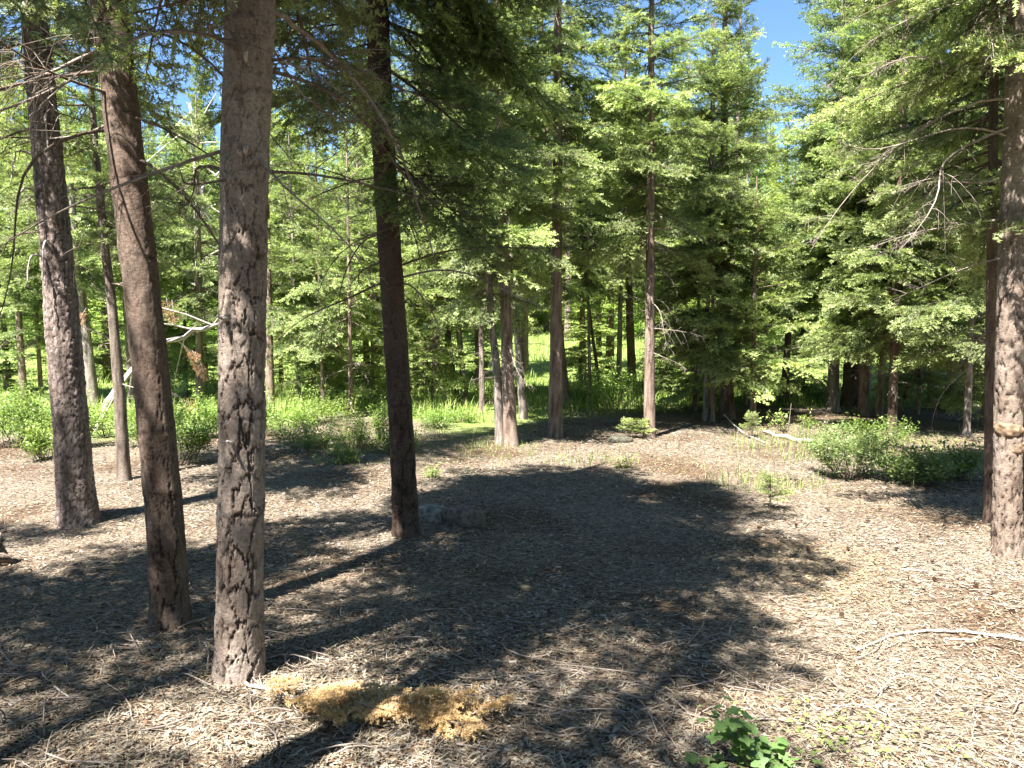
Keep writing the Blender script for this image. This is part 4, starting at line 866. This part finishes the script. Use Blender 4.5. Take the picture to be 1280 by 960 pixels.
# lobed-leaf plant at the bottom edge
def lobed_leaf():
    th = np.linspace(0, 2 * math.pi, 25)[:-1]; lob = 1 + .22 * np.cos(5 * (th - 0)) + .07 * np.cos(15 * th); rr = .5 * lob
    x = .5 + rr * np.cos(th) * 1.0; y = rr * np.sin(th) * 1.05; z = .18 * np.abs(y) - .12 * (x - .4) ** 2 + .02 * np.cos(9 * th)
    V = np.concatenate([[[.42, 0, -.01]], np.stack([x, y, z], -1)]); n = 24
    Fq = np.array([[0, 1 + i, 1 + (i + 1) % n] for i in range(n)]); return V, Fq
def leafy_plant(px, py, lab, stems, seed):
    b = gp(px, py); r = rng(seed); t = empty('leafy_plant', tuple(b), lab, 'plant'); V, Fq = lobed_leaf()
    lm = []
    for k in range(2):
        mb = MB(); mb.add(V * np.array([1, 1 + .1 * k, 1]), Fq, 0, .35 + .3 * k); lm.append(mb.mesh('leaf', [M['near']], True))
    for (dx, dy, hz, n) in stems:
        tt = np.linspace(0, 1, 8)[:, None]; tip = np.array([dx, dy, hz]); P = tip * tt ** np.array([1.2, 1.2, .75]); V2, F2 = tubes(P, .0032 * (1.15 - tt[:, 0]), 5); mb = MB(); mb.add(V2, F2); obj('stem', mb.mesh('stem', [M['twig']], True), t)
        for k in range(n):
            u = .3 + .7 * (k + .5) / n; Q = np.array([np.interp(u, tt[:, 0], P[:, c]) for c in range(3)]); az = k * 2.4 + r.normal(0, .4); s = r.uniform(.034, .062) * (1.25 - .45 * u)
            Q = Q + np.array([math.cos(az), math.sin(az), .15]) * .02
            o = obj('leaf', lm[k % 2], t, mat4=Matrix.Translation(Vector(Q)) @ Matrix.Rotation(az, 4, 'Z') @ Matrix.Rotation(r.uniform(-.1, .5), 4, 'Y') @ Matrix.Rotation(r.normal(0, .3), 4, 'X') @ Matrix.Diagonal((s, s, s, 1))); v = r.uniform(.8, 1.15); o.color = (v, v, v * .9, 1)
leafy_plant(935, 968, 'green lobed-leaf plant growing into the bottom edge of the photo', [(-.10, -.02, .27, 12), (-.15, .03, .20, 9), (.02, 0, .13, 10), (.09, .03, .10, 9), (.16, .02, .07, 8), (-.03, .05, .18, 9), (-.2, 0, .06, 6), (.22, .0, .04, 6), (.1, -.05, .06, 8)], 3)

# ------------------------------------------------------------ dead wood, stones, sticks, cones
def gpath(pts, lift=.01): 
    out = []
    for p in pts:
        g = gp(p[0], p[1]); g[2] += lift + (p[2] if len(p) > 2 else 0); out.append(g)
    return out
def stick(name, pts, r0, r1, m, lab, cat='stick', lift=None, twigs=0, seed=0, group=None):
    return tag(curve_obj(name, gpath(pts, r0 * .8 + .006 if lift is None else lift), r0, r1, M[m], None, 7, seed, 5, twigs), lab, cat, group)
stick('fallen_branch', [(1300, 808), (1240, 797), (1180, 792), (1130, 795), (1095, 806), (1070, 818)], .0095, .003, 'bleach', 'long pale bleached branch lying on chips at lower right', 'branch', twigs=4, seed=1)
stick('stick', [(1140, 811), (1180, 810), (1222, 808)], .005, .004, 'twig', 'short dark stick just below the long pale branch', seed=2)
stick('stick', [(1180, 801), (1222, 803)], .004, .003, 'bleach', 'short pale stick between the long branch and dark stick', seed=22)
stick('fallen_branch', [(276, 848), (312, 860), (350, 870), (395, 888)], .008, .005, 'bleach', 'pale broken branch lying at the foot of the cracked trunk', 'branch', twigs=3, seed=3)
stick('stick', [(298, 820, .10), (306, 845, .03), (330, 866, .0)], .004, .002, 'dead', 'bent twig leaning against the foot of the cracked trunk', seed=4)
stick('stick', [(110, 788), (150, 785), (178, 800), (195, 826)], .004, .002, 'dead', 'curved twig arching in the twig pile left of the cracked trunk', twigs=5, seed=5)
stick('stick', [(160, 803, .05), (175, 822, .01)], .003, .002, 'dead', 'short upright twig in the middle of the twig pile', twigs=3, seed=6)
stick('stick', [(68, 862), (90, 880)], .004, .003, 'bleach', 'short pale stick alone at lower left', seed=7)
stick('stick', [(0, 812), (20, 835), (70, 828), (130, 815)], .004, .002, 'dead', 'thin wavy twig at the left edge', twigs=5, seed=8)
stick('stick', [(60, 878), (110, 830), (130, 790)], .003, .002, 'dead', 'slender twig left of the leaning dark trunk foot', twigs=4, seed=9)
stick('stick', [(570, 936), (605, 940), (640, 943), (615, 930)], .004, .002, 'dead', 'crooked twig near the bottom centre', seed=10)
stick('stick', [(640, 870), (645, 895), (700, 896)], .003, .002, 'dead', 'bent twig below the sunny patch at bottom centre', twigs=2, seed=11)
stick('stick', [(380, 902), (430, 895), (480, 900), (560, 890)], .004, .0025, 'bleach', 'pale twig running beside the yellow dead needles', twigs=3, seed=12)
stick('stick', [(380, 715), (395, 740), (430, 745)], .003, .002, 'dead', 'little hooked twig right of the cracked trunk in shade', seed=13)
stick('stick', [(1095, 826), (1110, 812), (1140, 800)], .003, .002, 'dead', 'thin twig crossing under the tip of the long pale branch', seed=14)
stick('stick', [(1125, 714), (1160, 716)], .004, .003, 'bleach', 'pale stick in the sun left of the burl trunk', seed=15)
stick('fallen_log', [(1015, 556), (985, 550), (955, 543)], .035, .02, 'bleach', 'pale weathered log on the ground near the young bright fir', 'log', seed=16)
stick('fallen_branch', [(905, 528, .1), (930, 545, .02), (960, 556, .0)], .012, .005, 'bleach', 'thin grey branch propped beside the pale log', 'branch', seed=17, twigs=5)
# big leaning bleached dead tree with orange needles
g0 = gp(116, 538); Yl = g0[1]
lt = empty('fallen_tree', tuple(g0), 'bleached dead trunk leaning across behind the left trunks with orange needles', 'dead tree')
curve_obj('trunk', [g0 - [0, 0, .05], at(150, 482, Yl + .1), at(190, 442, Yl + .2), at(240, 415, Yl + .3), at(300, 395, Yl + .4)], .055, .025, M['bleach'], lt, 8, 44, twigs=10)
r = rng(66)
for px, py in ((228, 430), (240, 438), (250, 452), (235, 445), (230, 500), (236, 495), (226, 498), (108, 385), (98, 392), (215, 375), (208, 372)):
    P = at(px, py, Yl + .15) - g0; me = DEADFIR[r.integers(3)]
    s = r.uniform(.25, .5); obj('dead_spray', me, lt, mat4=Matrix.Translation(Vector(P)) @ Matrix.Rotation(r.random() * 6.28, 4, 'Z') @ Matrix.Rotation(R(r.uniform(20, 80)), 4, 'Y') @ Matrix.Diagonal((s, s, s, 1)))
g1 = gp(248, 470); Ys = 26.; gs = np.array([at(248, 470, Ys)[0], Ys, Hs(at(248, 470, Ys)[0], Ys)])
sn = empty('dead_tree', tuple(gs), 'thin bleached dead snag standing between the leaning dark and cracked trunks', 'dead tree')
curve_obj('trunk', [gs - [0, 0, .1], at(250, 300, Ys), at(246, 220, Ys), at(237, 130, Ys)], .11, .04, M['bleach'], sn, 8, 45, twigs=26)
# orange dead bough
def straw_heap(cx, cyy, n, sx, sy, seed, lab, s0=.3, s1=.55):
    r = rng(seed); b = gp(cx, cyy); t = empty('dead_bough', tuple(b), lab, 'dead bough')
    for k in range(n):
        x = b[0] + r.normal(0, sx); y = b[1] + r.normal(0, sy); s = r.uniform(s0, s1); z = Hs(x, y) - b[2] + .015 + .06 * r.random()
        o = obj('spray', STRAW[r.integers(4)], t, mat4=Matrix.Translation((x - b[0], y - b[1], z)) @ Matrix.Rotation(r.normal(0.1, .8), 4, 'Z') @ Matrix.Rotation(r.normal(-.05, .1), 4, 'Y') @ Matrix.Rotation(r.normal(0, .3), 4, 'X') @ Matrix.Diagonal((s, s, s, 1)))
straw_heap(508, 903, 14, .12, .028, 1, 'yellow dead fir bough lying right of the cracked trunk foot', .35, .6)
straw_heap(400, 888, 15, .10, .035, 2, 'clump of yellow dried needles left end against the pale broken branch', .3, .55)
# stones by the dark slender trunk
rockm = plain_mat('grey_stone', (.10, .09, .078), (.27, .25, .22), 26, .85, 1.0)
b = gp(540, 652); tag(blob('rock', (.15, .12, .11), 5, [rockm], (40, 28), .20, 2.2, None, (b[0], b[1], b[2] + .02), .45), 'flat grey stone touching the dark slender trunk', 'rock')
b = gp(578, 655); tag(blob('rock', (.18, .12, .12), 8, [plain_mat('dark_stone', (.075, .058, .045), (.20, .155, .12), 22, .9, 1.0)], (40, 28), .22, 2.4, None, (b[0], b[1], b[2] + .02), .4), 'darker flat-topped stone right of the flat grey stone', 'rock')
b = gp(652, 735); tag(blob('rock', (.055, .04, .015), 11, [plain_mat('darkened_stone', (.05, .05, .03), (.12, .11, .07), 30)], (24, 16), .2, 2, None, (b[0], b[1], b[2] + .005)), 'small flat stone in the shaded chips at centre', 'rock')  # stone colour darkened to take out the sun fleck falling on it
b = gp(1058, 560); 
b = gp(775, 553); tag(blob('rock', (.17, .10, .07), 12, [plain_mat('mossy_dark_stone', (.03, .03, .02), (.09, .085, .06), 22, .9, .8)], (24, 16), .2, 2, None, (b[0], b[1], b[2] + .02)), 'low dark stone at the foot of the low fir seedling', 'rock')
b = gp(-6, 708); sm_ = curve_obj('stump', [b - [0, 0, .05], b + [0, 0, .1], b + [.0, 0, .2]], .075, .05, M['barkM'], None, 12, 5); tag(sm_, 'reddish snapped stump cut off by the left edge', 'stump')
# cones
def cone_mesh():
    mb = MB(); L = .05; 
    V, Fq = tubes(np.array([[-L / 2, 0, 0], [0, 0, 0], [L / 2, 0, 0]]), np.array([.006, .010, .003]), 6); mb.add(V, Fq)
    for i in range(34):
        u = i / 33; x = -L / 2 + L * u; a = i * 2.4; rr = .019 * math.sin(math.pi * (.15 + .8 * u)) ** .7; c, s = math.cos(a), math.sin(a); w_ = .007
        p0 = np.array([x, c * .005, s * .005]); p1 = np.array([x + .006, c * rr, s * rr]); t = np.array([0, -s, c]) * w_
        mb.add([p0 - t * .5, p0 + t * .5, p1 + t, p1 - t, p1 + [.004, 0, 0]], [[0, 1, 2, 3]]); mb.f3.append((np.array([[2, 4, 3]]) + mb.n - 5, 0))
    return mb.mesh('pine_cone', [plain_mat('cone_scales', (.05, .03, .02), (.14, .08, .05), 60)])
cm = cone_mesh(); r = rng(8)
for k, (px, py) in enumerate([(1035, 640), (1085, 655), (1165, 705), (1168, 730), (1220, 738), (1243, 745), (1225, 775), (1052, 775), (1180, 660), (1120, 690), (1100, 640), (995, 660), (950, 662), (1010, 690), (1195, 650), (1140, 640), (1060, 690), (1265, 770), (1150, 672)]):
    b = gp(px, py); o = obj('pine_cone', cm, loc=(b[0], b[1], b[2] + .022), rot=(r.random() * 6, r.normal(0, .2), r.random() * 6), scale=r.uniform(.5, .85))
    tag(o, 'small dark cone lying on the sunlit chips at right', 'pine cone', 'cones on the sunlit chips at right')
